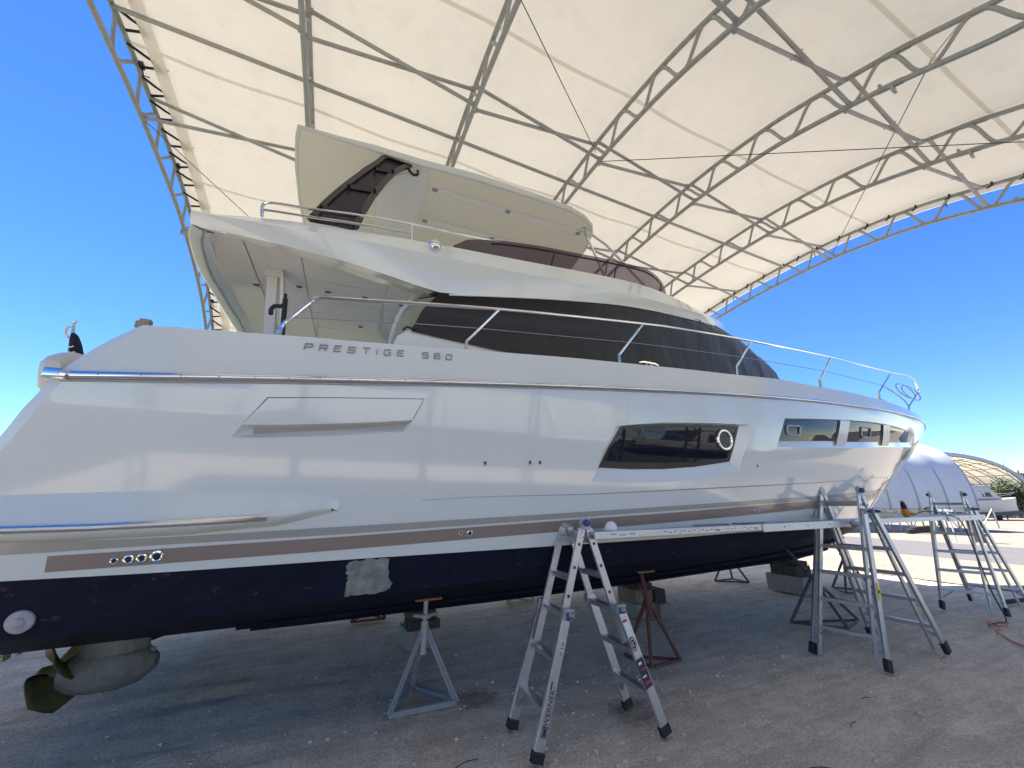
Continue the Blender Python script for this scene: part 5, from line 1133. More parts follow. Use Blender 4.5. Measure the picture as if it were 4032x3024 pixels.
# ================================================================== LADDERS, PLANKS AND WHAT LIES ON THEM
def ladder(label, foot, hinge, low_top, inner_ground, group, n_rungs, sticker=None):
    """foot = ((fx,fy)near left, far left, near right, far right); hinge = (near point, far point)"""
    root = empty('step_ladder', ((foot[0][0] + foot[2][0]) / 2, (foot[0][1] + foot[1][1]) / 2, 0), 0, label, 'ladder', group)
    o = Vector(root.location); hn_, hf = Vector(hinge[0]), Vector(hinge[1])
    for side in (0, 1):
        fn, ff = Vector((*foot[side * 2], .012)), Vector((*foot[side * 2 + 1], .012))
        sg = -1 if side == 0 else 1; wn_ = (hn_ - fn).normalized(); wdir = Vector((wn_.z, 0, -wn_.x))
        topn, topf = hn_ + Vector((sg * .035, 0, -.05)), hf + Vector((sg * .035, 0, -.05))
        in_n, in_f = Vector((fn.x + (hn_.x - fn.x) * .03, (topn.y * .75 + fn.y * .25), .02)), Vector((ff.x + (hf.x - ff.x) * .03, (topf.y * .75 + ff.y * .25), .02))
        lo = 0.0 if inner_ground else .40
        for (fo, to, inn_, sy) in ((fn, topn, in_n, 1), (ff, topf, in_f, -1)):
            up = to; base = inn_.lerp(up, lo)
            m_ = MB(); m_.beam(base - o, up - o, wdir, .062, .022); m_.build('inner_rail', M['alu'], root, bevel=.004)
            ot = fo.lerp(to + Vector((0, -.03 * sy, 0)), low_top)
            m_ = MB(); m_.beam(fo.lerp(ot, .05) - o, ot - o, wdir, .074, .03); m_.build('outer_rail', M['alu'], root, bevel=.005)
            m_ = MB(); m_.beam(fo - o, fo.lerp(ot, .07) - o, wdir, .088, .046); m_.build('rubber_foot', M['rubber'], root, bevel=.006)
            m_ = MB(); m_.beam(ot - o + Vector((0, -.01 * sy, -.05)), ot - o + Vector((0, -.01 * sy, .012)), wdir, .088, .044); m_.build('lock_bracket', M['alu_dull'], root, bevel=.004)
            m_ = MB(); q = ot - o + Vector((0, -.03 * sy, -.02)); m_.lathe(q, (0, -sy, 0), [(.016, -.02), (.018, .01), (.014, .035), (.006, .05)], 10); m_.build('lock_knob', M['blue_plastic'] if inner_ground else M['alu_dull'], root, smooth=True)
            if not inner_ground: m_ = MB(); m_.beam(ot - o + Vector((0, -.02 * sy, -.05)), ot - o + Vector((0, -.02 * sy, -.005)), wdir, .06, .05); m_.build('lock_pad', M['blue_plastic'], root, bevel=.006)
            for t_ in ((.66, .80, .92) if not inner_ground else (.93,)):
                m_ = MB(); q = base.lerp(up, (t_ - lo) / (1 - lo)) - o; ax_ = (up - base).normalized(); m_.beam(q - ax_ * .011 + Vector((0, -.0115 * sy, 0)), q + ax_ * .011 + Vector((0, -.0115 * sy, 0)), wdir, .022, .003); m_.build('rung_socket', M['black'], root)
        # rungs: outer from the foot up to the bracket, inner from there to the top
        L_ = (hn_ - fn).length; k = .28 if not inner_ground else .30; i = 0
        while k < L_ - .06:
            t = k / L_
            if t < low_top - .03: a, b = fn.lerp(hn_ + Vector((0, -.03, 0)), t), ff.lerp(hf + Vector((0, .03, 0)), t); w_ = .058
            else: a, b = in_n.lerp(topn, t), in_f.lerp(topf, t); w_ = .052
            m_ = MB(); hd = Vector((1, 0, 0)); off = Vector((sg * -.004, 0, 0))
            m_.beam(a - o + off, b - o + off, hd, w_ * 1.12, .016); m_.beam(a - o + off + Vector((0, 0, -.020)), b - o + off + Vector((0, 0, -.020)), hd, w_ * .6, .028)
            m_.build('rung', M['alu'], root, bevel=.003); k += .300; i += 1
        # diagonal gussets of the lowest rung
        t = .28 / L_; a, b = fn.lerp(hn_, t), ff.lerp(hf, t)
        m_ = MB(); m_.beam(fn.lerp(hn_, .08) - o, a.lerp(b, .22) - o, wdir, .03, .006); m_.build('gusset', M['alu_dull'], root)
        m_ = MB(); m_.beam(ff.lerp(hf, .08) - o, b.lerp(a, .22) - o, wdir, .03, .006); m_.build('gusset', M['alu_dull'], root)
    for h, sy in ((hn_, -1), (hf, 1)):
        m_ = MB(); m_.lathe(h - o + Vector((0, -.014, 0)), (0, 1, 0), [(.050, 0), (.054, .006), (.054, .022), (.050, .028)], 22)
        m_.prism([(h - o) + Vector(q) for q in ((-.045, -.010, 0), (-.07, -.010, -.13), (-.02, -.010, -.13), (0, -.010, -.02))], (0, .02, 0)); m_.prism([(h - o) + Vector(q) for q in ((.045, -.010, 0), (.07, -.010, -.13), (.02, -.010, -.13), (0, -.010, -.02))], (0, .02, 0))
        hg = m_.build('hinge', M['alu_dull'], root, smooth=True)
        m_ = MB(); m_.lathe(h - o + Vector((0, -.017, 0)) if sy < 0 else h - o + Vector((0, .017, 0)), (0, sy, 0), [(.028, 0), (.030, .015), (.024, .035), (.010, .04)], 14); m_.build('hinge_knob', M['blue_plastic'], hg, smooth=True)
        m_ = MB()
        for q in ((-.05, -.06), (-.055, -.09), (-.035, -.075), (.05, -.06), (.055, -.09), (.035, -.075), (-.03, -.11), (.03, -.11), (.06, -.115), (-.06, -.115)):
            m_.lathe(h - o + Vector((q[0], -.0105 if sy < 0 else .0105, q[1])), (0, sy, 0), [(.006, 0), (.004, .003)], 6)
        m_.build('hinge_rivets', M['black'], hg, kind='stuff')
    return root
LG = 'aluminium step ladders around the yacht'
lad1 = ladder('nearest aluminium step ladder with black feet, standing alone in front of the yacht', ((1.455, 2.79), (1.478, 3.23), (2.485, 2.68), (2.50, 3.11)), ((1.985, 2.86, 1.485), (1.985, 3.16, 1.485)), .60, False, LG, 5)
lad2 = ladder('middle aluminium step ladder with a yellow sticker, holding the plank ends beside the bow', ((5.34, 2.55), (5.21, 3.18), (6.64, 2.55), (6.58, 3.24)), ((5.95, 2.69, 1.79), (5.95, 3.10, 1.79)), .90, True, LG, 6)
lad3 = ladder('farthest aluminium step ladder, partly in the sun, under the right end of the plank', ((9.48, 2.83), (9.21, 3.45), (10.69, 2.90), (10.45, 3.50)), ((10.0, 3.05, 1.78), (10.0, 3.46, 1.78)), .90, True, LG, 6)
# prints on the nearest ladder
def on_beam(root, a, b, t, w_off, txt, size, m, name, xs=1.0, face=-1):
    o = Vector(root.location); a, b = Vector(a), Vector(b); ax = (b - a).normalized(); p = a.lerp(b, t); wd = Vector((ax.z, 0, -ax.x)).normalized()
    nn = ax.cross(wd); nn = nn if nn.y * face > 0 else -nn
    p = p + nn * .0165 + wd * w_off; yv = nn.cross(ax); mtx = Matrix((ax, yv, nn)).transposed().to_4x4(); mtx.translation = p - o; return mtx
A, Bp = (1.455, 2.79, 0), (1.985, 2.83, 1.485)
text_mesh('WERNER', .052, M['letter_dark'], 'lettering', lad1, on_beam(lad1, A, Bp, .20, 0, '', 0, None, ''), .0008)
def plate(root, A, B_, t, l, w, m, name='sticker', off=.0, out=0.0):
    mtx = on_beam(root, A, B_, t, off, '', 0, None, ''); mb = MB(); mb.box((0, 0, .0006 + out), (l, w, .0012)); o = mb.build(name, m, root); o.matrix_local = mtx; return o
st_ = plate(lad1, A, Bp, .115, .062, .040, M['letter_dark']); 
mtx = on_beam(lad1, A, Bp, .115, 0, '', 0, None, ''); mb = MB(); mb.tube([(.026 * cos(a), .015 * sin(a), .002) for a in [2 * pi * k / 20 for k in range(20)]], .0022, 5, closed=True); q = mb.build('sticker_ring', M['alu_dull'], lad1); q.matrix_local = mtx
plate(lad1, A, Bp, .28, .05, .012, M['blue_plastic'], 'tape', -.02)
for t, l, w in ((.44, .06, .045), (.405, .03, .04)):
    s1 = plate(lad1, A, Bp, t, l, w, M['white_sticker'])
    for k in range(4): mb = MB(); mb.box((-l * .35 + l * .22 * k, 0, .0016), (l * .12, w * (.8 - .2 * (k % 2)), .0006)); q = mb.build('print_line', M['letter_dark'], s1)
plate(lad1, A, Bp, .545, .016, .036, M['letter_dark'])
A2, B2 = (2.485, 2.68, 0), (1.985, 2.83, 1.485)
plate(lad1, A2, B2, .475, .11, .045, M['white_sticker']); plate(lad1, A2, B2, .512, .014, .04, M['red_print'], out=.001)
mtx = on_beam(lad1, A2, B2, .405, 0, '', 0, None, ''); mb = MB(); mb.lathe((0, 0, 0), (0, 0, 1), [(.034, 0), (.034, .0015)], 24); q = mb.build('oval_sticker', M['frame_dark'], lad1); q.matrix_local = mtx @ Matrix.Diagonal((1.45, .9, 1, 1))
mb = MB(); mb.tube([(.026 * cos(a), .026 * sin(a), .002) for a in [2 * pi * k / 20 for k in range(20)]], .0022, 5, closed=True)
for p_ in ([(-.014, -.008, .002), (.002, .006, .002), (.014, -.010, .002)], [(-.010, .010, .002), (.012, .012, .002)]): mb.tube(p_, .002, 5)
q = mb.build('oval_mark', M['white_sticker'], lad1); q.matrix_local = mtx @ Matrix.Diagonal((1.45, .9, 1, 1))
s1 = plate(lad1, A2, B2, .275, .20, .072, M['letter_dark'], 'wrap_label')
for k, (l, w, m_) in enumerate(((.03, .03, 'white_sticker'), (.016, .05, 'red_print'), (.02, .035, 'white_sticker'), (.03, .055, 'red_print'))):
    mb = MB(); mb.box((.07 - .045 * k, .006 * (-1) ** k, .0016), (l * .6, w, .0006)); mb.build('print_patch', M[m_], s1)
# yellow sticker on the middle ladder
plate(lad2, (5.34, 2.55, 0), (5.95, 2.66, 1.79), .40, .17, .055, M['yellow_sticker'], out=.001)
s1 = plate(lad2, (5.34, 2.55, 0), (5.95, 2.66, 1.79), .40, .03, .04, M['letter_dark'], 'print_patch', out=.002)

PLG = 'work planks lying on the ladders'
def plank(x0, x1, y0, y1, z0, z1, split, label):
    """telescoping work plank: the thin half slides in the thick half"""
    root = empty('work_plank', ((x0 + x1) / 2, (y0 + y1) / 2, (z0 + z1) / 2), 0, label, 'plank', PLG); o = Vector(root.location)
    def pt_(x, y, dz=0): return Vector((x, y, z0 + (z1 - z0) * (x - x0) / (x1 - x0) + dz)) - o
    for i, (xa_, xb_, h, ins) in enumerate(((x0, split + .25, .058, .012), (split, x1, .078, 0))):
        m_ = MB()
        for y in (y0 + ins, y1 - ins): m_.beam(pt_(xa_, y, -h / 2), pt_(xb_, y, -h / 2), (0, 0, 1), h, .022)
        m_.build('side_rail', M['alu'], root, bevel=.003)
        m_ = MB(); m_.beam(pt_(xa_, (y0 + y1) / 2, -.010 - ins), pt_(xb_, (y0 + y1) / 2, -.010 - ins), (0, 1, 0), (y1 - y0) - .03, .012); m_.build('deck_board', M['alu_dull'], root)
        m_ = MB(); k = xa_ + .12
        while k < xb_: m_.beam(pt_(k, y0 + .02, -h * .7), pt_(k, y1 - .02, -h * .7), (1, 0, 0), .04, .02); k += .4
        m_.build('cross_bars', M['alu_dull'], root, kind='stuff')
    hl_ = MB(); k = split + .35
    while k < x1: hl_.lathe(pt_(k, y0 - .0115, -.036), (0, -1, 0), [(.010, 0), (.008, .001)], 8); k += .42
    hl_.build('bolt_holes', M['black'], root)
    return root, pt_
pk1, pf1 = plank(2.03, 5.78, 2.79, 3.06, 1.415, 1.445, 4.15, 'left telescoping aluminium plank with stickers, running from the nearest to the middle ladder')
pk2, pf2 = plank(6.05, 9.95, 2.86, 3.12, 1.44, 1.455, 8.6, 'right telescoping aluminium plank carrying the amber power tool, ending at the farthest ladder')
for x, l in ((2.32, .34), (2.86, .20), (3.10, .22), (3.33, .20), (3.68, .18), (3.93, .18)):
    m_ = MB(); p = pf1(x, 2.7895, -.031); m_.box(p, (l, .0015, .036)); s1 = m_.build('sticker', M['white_sticker'], pk1)
    for k in range(3): m_ = MB(); m_.box(p + Vector((-l * .3 + l * .3 * k, -.0015, .006 - .007 * (k % 2))), (l * .2, .001, .012)); m_.build('print_line', M['alu_dull'], s1)
for x in (3.48, 4.05):
    m_ = MB(); m_.box(pf1(x, 2.7885, -.035), (.06, .0015, .012)); m_.build('red_print', M['red_print'], pk1)
for x, r_ in ((3.40, 1), (3.95, -1)):
    m_ = MB(); m_.beam(pf1(x - .22, 2.80, .016), pf1(x + .25, 2.80, .012), (0, 1, 0), .03, .01); m_.build('deck_clip', M['blue_stand'], pk1)
# white cap
cap = empty('cap', (2.30, 2.92, 1.418), .5, 'crumpled white cap lying on the left plank end', 'cap')
m_ = MB(); rows = []
for i in range(7):
    th = pi / 2 * i / 6
    rows.append([Vector((.062 * cos(th) * cos(a) * (1 + .14 * noise.noise(Vector((cos(a), sin(a), i * .4)))), .055 * cos(th) * sin(a),   .060 * sin(th) ** .8 * (1 + .45 * noise.noise(Vector((cos(a) * 2, sin(a) * 2, 3)))))) for a in [2 * pi * k / 18 for k in range(19)]])
m_.grid(rows); m_.build('crown', M['cloth_white'], cap, smooth=True, angle=80)
m_ = MB(); m_.grid([[Vector((.045 + (.075 * sin(pi * k / 8)) * j / 3, -.055 + .11 * k / 8, .012 - .010 * j / 3 + .006 * sin(pi * k / 8))) for k in range(9)] for j in range(4)]); bo_ = m_.build('brim', M['cloth_white'], cap, smooth=True)
# amber polisher
po = empty('polisher', (7.62, 2.95, 1.449), 0, 'amber and black power polisher resting on the right plank', 'power tool'); po.scale = (.58, .58, .58)
m_ = MB(); m_.lathe((0, 0, .0), (-.08, 0, 1), [(.055, 0), (.075, .03), (.08, .10), (.07, .17), (.055, .20)], 16); bd = m_.build('body', M['yellow_tool'], po, smooth=True)
m_ = MB(); m_.lathe((-.016, 0, .195), (-.18, 0, 1), [(.060, 0), (.055, .08), (.040, .15), (.03, .17)], 14); m_.build('gear_head', M['black'], po, smooth=True)
m_ = MB(); m_.lathe((-.045, 0, .36), (-.18, 0, 1), [(.035, 0), (.035, .03)], 12); m_.build('spindle', M['alu_dull'], po, smooth=True)
m_ = MB(); m_.tube(catmull([(.05, 0, .13), (.16, 0, .12), (.26, 0, .08), (.33, 0, .055)], 4), [.042] * 3 + [.045] * 6 + [.04] * 4, 12); m_.build('handle', M['yellow_tool'], po, smooth=True)
m_ = MB(); m_.tube([(.32, 0, .058), (.40, 0, .045)], [.035, .018], 10); m_.build('cord_sleeve', M['black'], po, smooth=True)
cb = MB(); cb.tube(catmull([(7.84, 2.95, 1.475), (8.15, 2.93, 1.52), (8.55, 2.84, 1.47), (8.78, 2.78, 1.35), (8.85, 2.76, .9), (8.9, 2.74, .4), (9.0, 2.72, .05), (8.8, 2.76, .02), (8.67, 2.79, .02)], 6), .008, 6)
cb.build('power_cord', M['black'], None, smooth=True, label='black power cord hanging from the amber polisher down to the ground', cat='cord')
cb = MB(); cb.tube(catmull([(8.62, 2.79, .02), (8.7, 2.68, .015), (8.95, 2.70, .015), (8.85, 2.78, .02), (8.5, 2.66, .015), (8.25, 2.62, .015), (8.05, 2.50, .015), (7.88, 2.40, .015), (7.66, 2.22, .015), (7.2, 1.9, .01), (6.5, 1.2, .01)], 6), .009, 6); cb.lathe((8.70, 2.79, .02), (-1, .0, 0), [(.012, 0), (.022, .02), (.022, .07), (.010, .10)], 10)
cb.build('extension_cord', M['orange_cable'], None, smooth=True, label='orange extension cord trailing over the sand at the right edge', cat='cord')

# ================================================================== JACK STANDS AND KEEL BLOCKS
SG = 'jack stands propping the yacht'
def stand(label, feet, apex, plate_c, plate_n, m, style, pad=None, handle_t=.3):
    c = Vector((sum(f[0] for f in feet) / 3, sum(f[1] for f in feet) / 3, 0)); root = empty('jack_stand', c, 0, label, 'jack stand', SG)
    F_ = [Vector((f[0], f[1], .02)) - c for f in feet]; ap_ = Vector(apex) - c; pl_ = Vector(plate_c) - c; nn = Vector(plate_n).normalized(); ax = (pl_ - ap_).normalized()
    for f in F_:
        mb = MB()
        if style == 'angle': mb.beam(f, ap_ + (f - ap_).normalized() * .01, (f.y, -f.x, 0), .048, .008); mb.beam(f, ap_, (f.x, f.y, .001), .048, .008)
        else: mb.tube([f, ap_], .021, 8)
        mb.build('leg', m, root, smooth=style != 'angle')
    for i in range(3):
        mb = MB(); a, b = F_[i], F_[(i + 1) % 3]
        if style == 'angle': mb.beam(a, b, (0, 0, 1), .045, .008); mb.beam(a + Vector((0, 0, .02)), b + Vector((0, 0, .02)), (a.y - b.y, b.x - a.x, 0), .045, .008)
        else: mb.tube([a, b], .016, 6)
        mb.build('base_bar', m, root)
    mb = MB(); mb.tube([ap_ - ax * .22, ap_ + ax * .03], .032, 10); mb.build('socket', m, root, smooth=True)
    mb = MB(); mb.tube([ap_, pl_ - nn * .03], .021, 10); mb.build('screw_post', m, root, smooth=True)
    h = ap_ + ax * .07; mb = MB(); mb.lathe(h - ax * .02, ax, [(.045, 0), (.050, .01), (.045, .03)], 12); u_ = ax.orthogonal().normalized(); u_ = Vector((1, .25, 0)); u_ = (u_ - ax * u_.dot(ax)).normalized()
    mb.tube([h - u_ * .12 + ax * .01, h - u_ * .04, h + u_ * .04, h + u_ * .12 + ax * .012], [.012, .017, .017, .012], 8); mb.build('screw_handle', m, root, smooth=True)
    u_ = Vector((1, 0, 0)); u_ = (u_ - nn * u_.dot(nn)).normalized(); w_ = nn.cross(u_); R_ = Matrix((u_, w_, nn)).transposed()
    mb = MB(); mb.box(pl_ - nn * .012, (.24, .22, .018), R_); mb.build('pad', M[pad or 'orange_pad'], root, bevel=.003)
    mb = MB(); mb.box(pl_ - nn * .03, (.12, .12, .012), R_); mb.build('top_plate', m, root)
    return root
nb = (0, -.35, 1)
stand('galvanised jack stand of angle iron with an orange pad, left of the nearest ladder', ((.66, 3.79), (1.21, 3.77), (.92, 4.20)), (.93, 3.90, .60), (.94, 3.93, .855), (0, -.30, 1), M['galv_stand'], 'angle')
stand('rusty red jack stand behind the nearest ladder', ((3.69, 3.66), (3.22, 3.99), (3.26, 3.64)), (3.40, 3.77, .62), (3.42, 3.85, .93), (0, -.32, 1), M['rust'], 'tube', 'wood')
stand('dark blue jack stand leaning under the bow behind the middle ladder', ((6.20, 4.00), (6.60, 3.50), (7.20, 3.66)), (6.62, 3.84, .60), (6.42, 4.12, 1.15), (-.1, -.55, 1), M['blue_stand'], 'tube', 'orange_pad')
stand('far rusty stand seen under the keel between blocks and left galvanised stand', ((.52, 6.60), (.98, 6.60), (.75, 7.0)), (.75, 6.8, .55), (.75, 6.75, .86), (0, .35, 1), M['rust'], 'tube')
stand('far galvanised stand seen under the keel just left of the nearest ladder', ((2.95, 6.62), (3.45, 6.62), (3.2, 7.02)), (3.2, 6.80, .55), (3.2, 6.72, .9), (0, .35, 1), M['galv_stand'], 'tube')
stand('far dark stand seen under the keel between the two right block piles', ((7.85, 6.55), (8.35, 6.12), (8.42, 6.56)), (8.15, 6.40, .6), (8.1, 6.3, 1.05), (0, .5, 1), M['blue_stand'], 'tube')
stand('far dark stand behind the middle ladder, its legs in the sunlit gap', ((9.05, 4.7), (9.75, 4.55), (9.4, 5.1)), (9.35, 4.75, .62), (9.05, 4.9, 1.3), (-.2, -.6, 1), M['blue_stand'], 'tube')
BG_ = 'keel block piles under the yacht'
def pile(label, c, parts, rot):
    root = empty('keel_blocks', (c[0], c[1], 0), rot, label, 'blocks', BG_)
    for (nm, x, y, z, dx, dy, dz, m_, r_) in parts:
        mb = MB(); mb.box((0, 0, 0), (dx, dy, dz)); o = mb.build(nm, M[m_], root, bevel=.008); o.location = (x, y, z); o.rotation_euler = (0, 0, r_)
    return root
pile('left pile of block and dark timbers under the keel behind the galvanised stand', (1.22, 5.38), (('concrete_block', 0, 0, .10, .40, .40, .20, 'block', .0), ('timber', .0, .0, .255, .36, .13, .09, 'wood_dark', .04), ('timber', .01, -.16, .255, .36, .12, .09, 'wood_dark', -.03), ('wedge', -.02, -.05, .355, .30, .30, .10, 'wood_dark', .1)), .05)
pile('middle pile of blocks and timber behind the rusty stand', (4.55, 5.22), (('concrete_block', 0, .02, .10, .42, .40, .20, 'block', .03), ('concrete_block', .25, -.10, .10, .20, .40, .20, 'block', -.06), ('timber', -.02, .02, .30, .40, .40, .18, 'wood', .02), ('wedge', .22, -.06, .29, .2, .36, .18, 'wood_dark', -.04), ('wedge', 0, 0, .43, .3, .3, .07, 'wood_dark', .1)), .0)
pile('right pile of a wide block under dark timber near the bow', (8.42, 5.28), (('concrete_block', 0, 0, .15, .45, .68, .30, 'block', .02), ('timber', .02, .12, .40, .40, .26, .19, 'wood_dark', .02), ('timber', .02, -.15, .39, .42, .24, .18, 'wood_dark', -.03), ('wedge', .05, -.05, .52, .32, .40, .07, 'wood_dark', .05)), -.02)
lg = MB(); lg.tube([(10.6, 3.15, .04), (11.3, 3.05, .04)], .035, 7); lg.build('scrap_board', M['wood_dark'], None, label='short dark board lying on the sand behind the middle ladder', cat='board')

# ================================================================== BACKGROUND
FW = Vector((sin(radians(24.67)), cos(radians(24.67)), 0)); RT = Vector((cos(radians(24.67)), -sin(radians(24.67)), 0))
def G(d, lat, z=0): q = FW * d + RT * lat * .956; return Vector((q.x, q.y, z))
def lattice_tent(label, o, ax, length, prof, nb_, base_h, m=M['fabric_far'], inside=False, truss_every=1, pleat=0.0, group='shelters across the road'):
    """arched shelter: o = base corner, ax = long axis; prof = (across, height) points of the arch"""
    root = empty('far_shelter', o, 0, label, 'shelter', group); ax = Vector(ax).normalized(); ac = Vector((-ax.y, ax.x, 0))
    P = catmull([(0, a, b) for a, b in prof], 4); mb = MB(); rows = []; N = nb_ * 6
    for i in range(N + 1):
        s_ = length * i / N; u_ = (i % 6) / 6; sag = pleat * (1 - abs(2 * u_ - 1)) if i % 6 else 0
        row = []
        for j, p in enumerate(P):
            t = P[min(j + 1, len(P) - 1)] - P[max(j - 1, 0)]; n_ = Vector((0, t.z, -t.y)).normalized(); q = p + n_ * sag
            row.append(ax * s_ + ac * q.y + Vector((0, 0, q.z)))
        rows.append(row)
    mb.grid(rows); mb.build('fabric_roof', m, root, smooth=True, angle=60)
    for i in range(0, nb_ + 1, truss_every):
        s_ = length * i / nb_; mb = MB()
        a_ = [ax * s_ + ac * p.y + Vector((0, 0, p.z - .12)) for p in P]; b_ = []
        for j, p in enumerate(P):
            t = P[min(j + 1, len(P) - 1)] - P[max(j - 1, 0)]; n_ = Vector((0, t.z, -t.y)).normalized(); q = p + n_ * .55; b_.append(ax * s_ + ac * q.y + Vector((0, 0, q.z)))
        mb.tube(a_, .05, 5); mb.tube(b_, .05, 5); mb.tube([a_[j] if j % 2 else b_[j] for j in range(len(P))], .035, 4); mb.build('truss', M['alu_dull'], root)
    if inside:
        for j in range(2, len(P) - 1, 2):
            mb = MB(); q = P[j]; mb.tube([ac * q.y + Vector((0, 0, q.z - .3)), ax * length + ac * q.y + Vector((0, 0, q.z - .3))], .04, 4); mb.build('purlin', M['alu_dull'], root)
    return root
# first far shelter: raised on lattice legs, its long wall towards us
a0 = G(24.5, 18.5); wall = [(0, 1.30), (-.02, 2.1), (.10, 3.1), (.5, 4.2), (1.3, 5.05), (2.6, 5.6), (4.2, 5.85), (6, 5.8), (8, 5.2), (9.2, 3.8), (9.7, 1.3)]
bx_ = (RT * 1 + FW * .0); ft1 = lattice_tent('pale white shelter with pleated wall on lattice legs, left of the open one', a0, bx_, 10.6, wall, 6, 1.3, pleat=.16)
for i in range(16):
    q = RT * (10.6 * i / 15); mb = MB()
    mb.beam(q + Vector((0, 0, -.02)) + FW * .1, q + Vector((0, 0, 1.25)) + FW * .1, RT, .05, .05)
    if i < 15: mb.beam(q + FW * .1 + Vector((0, 0, .1 if i % 2 else 1.15)), q + FW * .1 + RT * .7 + Vector((0, 0, 1.15 if i % 2 else .1)), (0, 0, 1), .035, .03)
    mb.build('lattice_leg', M['alu_dull'], ft1)
for z in (1.28, .95): mb = MB(); mb.beam(Vector((0, 0, z)) + FW * .08, RT * 10.6 + Vector((0, 0, z)) + FW * .08, (0, 0, 1), .06, .05); mb.build('sill_rail', M['alu_dull'], ft1)
# second far shelter: open end towards us
oprof = [(0, 0), (.1, 1.8), (.9, 4.2), (3.2, 5.9), (7, 7.0), (11.8, 7.35), (16.6, 7.0), (20.4, 5.9), (22.7, 4.2), (23.5, 1.8), (23.6, 0)]
ft2 = lattice_tent('large white open ended shelter with tan lattice inside, far right', G(48, 65.6), FW, 24, oprof, 12, 0, m=fabric_mat('open_shelter_fabric', (.62, .58, .48), .35, (.8, .7, .52)), inside=True)
mb = MB(); mb.tube(catmull([Vector((0, 0, 0)) - RT * (a + .0) + Vector((0, 0, h + .12)) for a, h in oprof], 4), .22, 6); mb.build('roof_rim', M['fabric_far'], ft2, smooth=True)
lattice_tent('farthest white shelter roof at the right edge of the photo', G(70, 99), RT, 40, [(0, 0), (.2, 5), (3, 6.8), (9, 8.0), (15, 6.8), (18, 0)], 4, 0)

def motor_boat(label, loc, rz, s_, flags=True, group='boats across the road'):
    root = empty('parked_boat', loc, rz, label, 'boat', group)
    def part(name, fn, m, parent=root, **k): mb = MB(); fn(mb); return mb.build(name, m, parent, **k)
    def hull_(mb):
        rows = []
        for i in range(13):
            t = i / 12; x = (-5 + 11 * t) * s_; w = (1.9 * (1 - max(0, (t - .45) / .55) ** 2.4) + .02) * s_; zt = (1.55 + .5 * t * t) * s_ + .9 * s_; zb = (.75 + .5 * max(0, t - .6)) * s_ + .3 * s_
            xo = .9 * s_ * max(0, t - .7)
            rows.append([Vector((x + xo, -w, zt)), Vector((x, -w * .92, (zt + zb) / 2 - .1)), Vector((x, -w * .8, zb)), Vector((x, 0, zb - .45 * s_)), Vector((x, w * .8, zb)), Vector((x, w * .92, (zt + zb) / 2 - .1)), Vector((x + xo, w, zt))])
        mb.grid(rows); mb.add([rows[0][k] for k in range(7)], [tuple(range(7))]); mb.grid([[r_[0], (r_[0] + r_[6]) / 2, r_[6]] for r_ in rows])
    part('hull', hull_, M['far_white'], smooth=True)
    def bott(mb): 
        for i in range(12):
            t = i / 12; x = (-5 + 11 * t) * s_; mb.box((x + .45 * s_, 0, .85 * s_), (.92 * s_, 2.6 * (1 - max(0, (t - .5) / .5) ** 2) * s_ + .2, .5 * s_))
    part('bottom', bott, M['far_dark'])
    def cab_(mb): mb.prism([(-2.8 * s_, -1.45 * s_, 2.5 * s_), (2.6 * s_, -1.45 * s_, 2.7 * s_), (1.5 * s_, -1.45 * s_, 3.75 * s_), (-2.6 * s_, -1.45 * s_, 3.75 * s_)], (0, 2.9 * s_, 0))
    c_ = part('cabin', cab_, M['far_white'], bevel=.06)
    for x0_, x1_ in ((.35, 1.25), (-.05, .2)):
        part('window', lambda mb: mb.prism([(x0_ * s_, -1.475 * s_, 3.0 * s_), (x1_ * s_, -1.475 * s_, 3.0 * s_), ((x1_ - .25) * s_, -1.475 * s_, 3.55 * s_), (x0_ * s_, -1.475 * s_, 3.55 * s_)], (0, .03, 0)), M['far_dark'], c_)
    part('window', lambda mb: mb.prism([(2.45 * s_, -1.2 * s_, 2.88 * s_), (2.45 * s_, 1.2 * s_, 2.88 * s_), (1.72 * s_, 1.2 * s_, 3.6 * s_), (1.72 * s_, -1.2 * s_, 3.6 * s_)], (.04, 0, .04)), M['far_dark'], c_)
    part('flybridge', lambda mb: mb.prism([(-3.0 * s_, -1.5 * s_, 3.76 * s_), (1.7 * s_, -1.5 * s_, 3.76 * s_), (1.0 * s_, -1.3 * s_, 4.5 * s_), (-2.6 * s_, -1.4 * s_, 4.6 * s_)], (0, 2.9 * s_, 0)), M['far_white'], bevel=.08)
    part('canopy', lambda mb: mb.tube([(-2.9 * s_, 0, 4.7 * s_), (-1.8 * s_, 0, 4.88 * s_), (-.3 * s_, 0, 4.86 * s_), (1.0 * s_, 0, 4.6 * s_)], .12 * s_, 8), M['far_dark'])
    part('bow_rail', lambda mb: mb.tube([(1.9 * s_, -1.75 * s_, 3.05 * s_), (4 * s_, -1.3 * s_, 3.35 * s_), (6.3 * s_, 0, 3.55 * s_), (4 * s_, 1.3 * s_, 3.35 * s_)], .03 * s_, 5), M['alu_dull'])
    for x in (-3.2, 0, 2.8):
        part('support_stand', lambda mb: (mb.tube([(x * s_, -1.0 * s_, 0), (x * s_, -1.1 * s_, 1.1 * s_)], .06 * s_, 6), mb.box((x * s_, 0, .3 * s_), (.5 * s_, .6 * s_, .6 * s_))), M['rust'])
    return root
motor_boat('grey white flybridge cruiser on stands beyond the road, right of the far ladder', G(40, 47.9), radians(-24), .72)
motor_boat('white boat half hidden by bushes at the right edge', G(56, 75.5), radians(-40), .8)

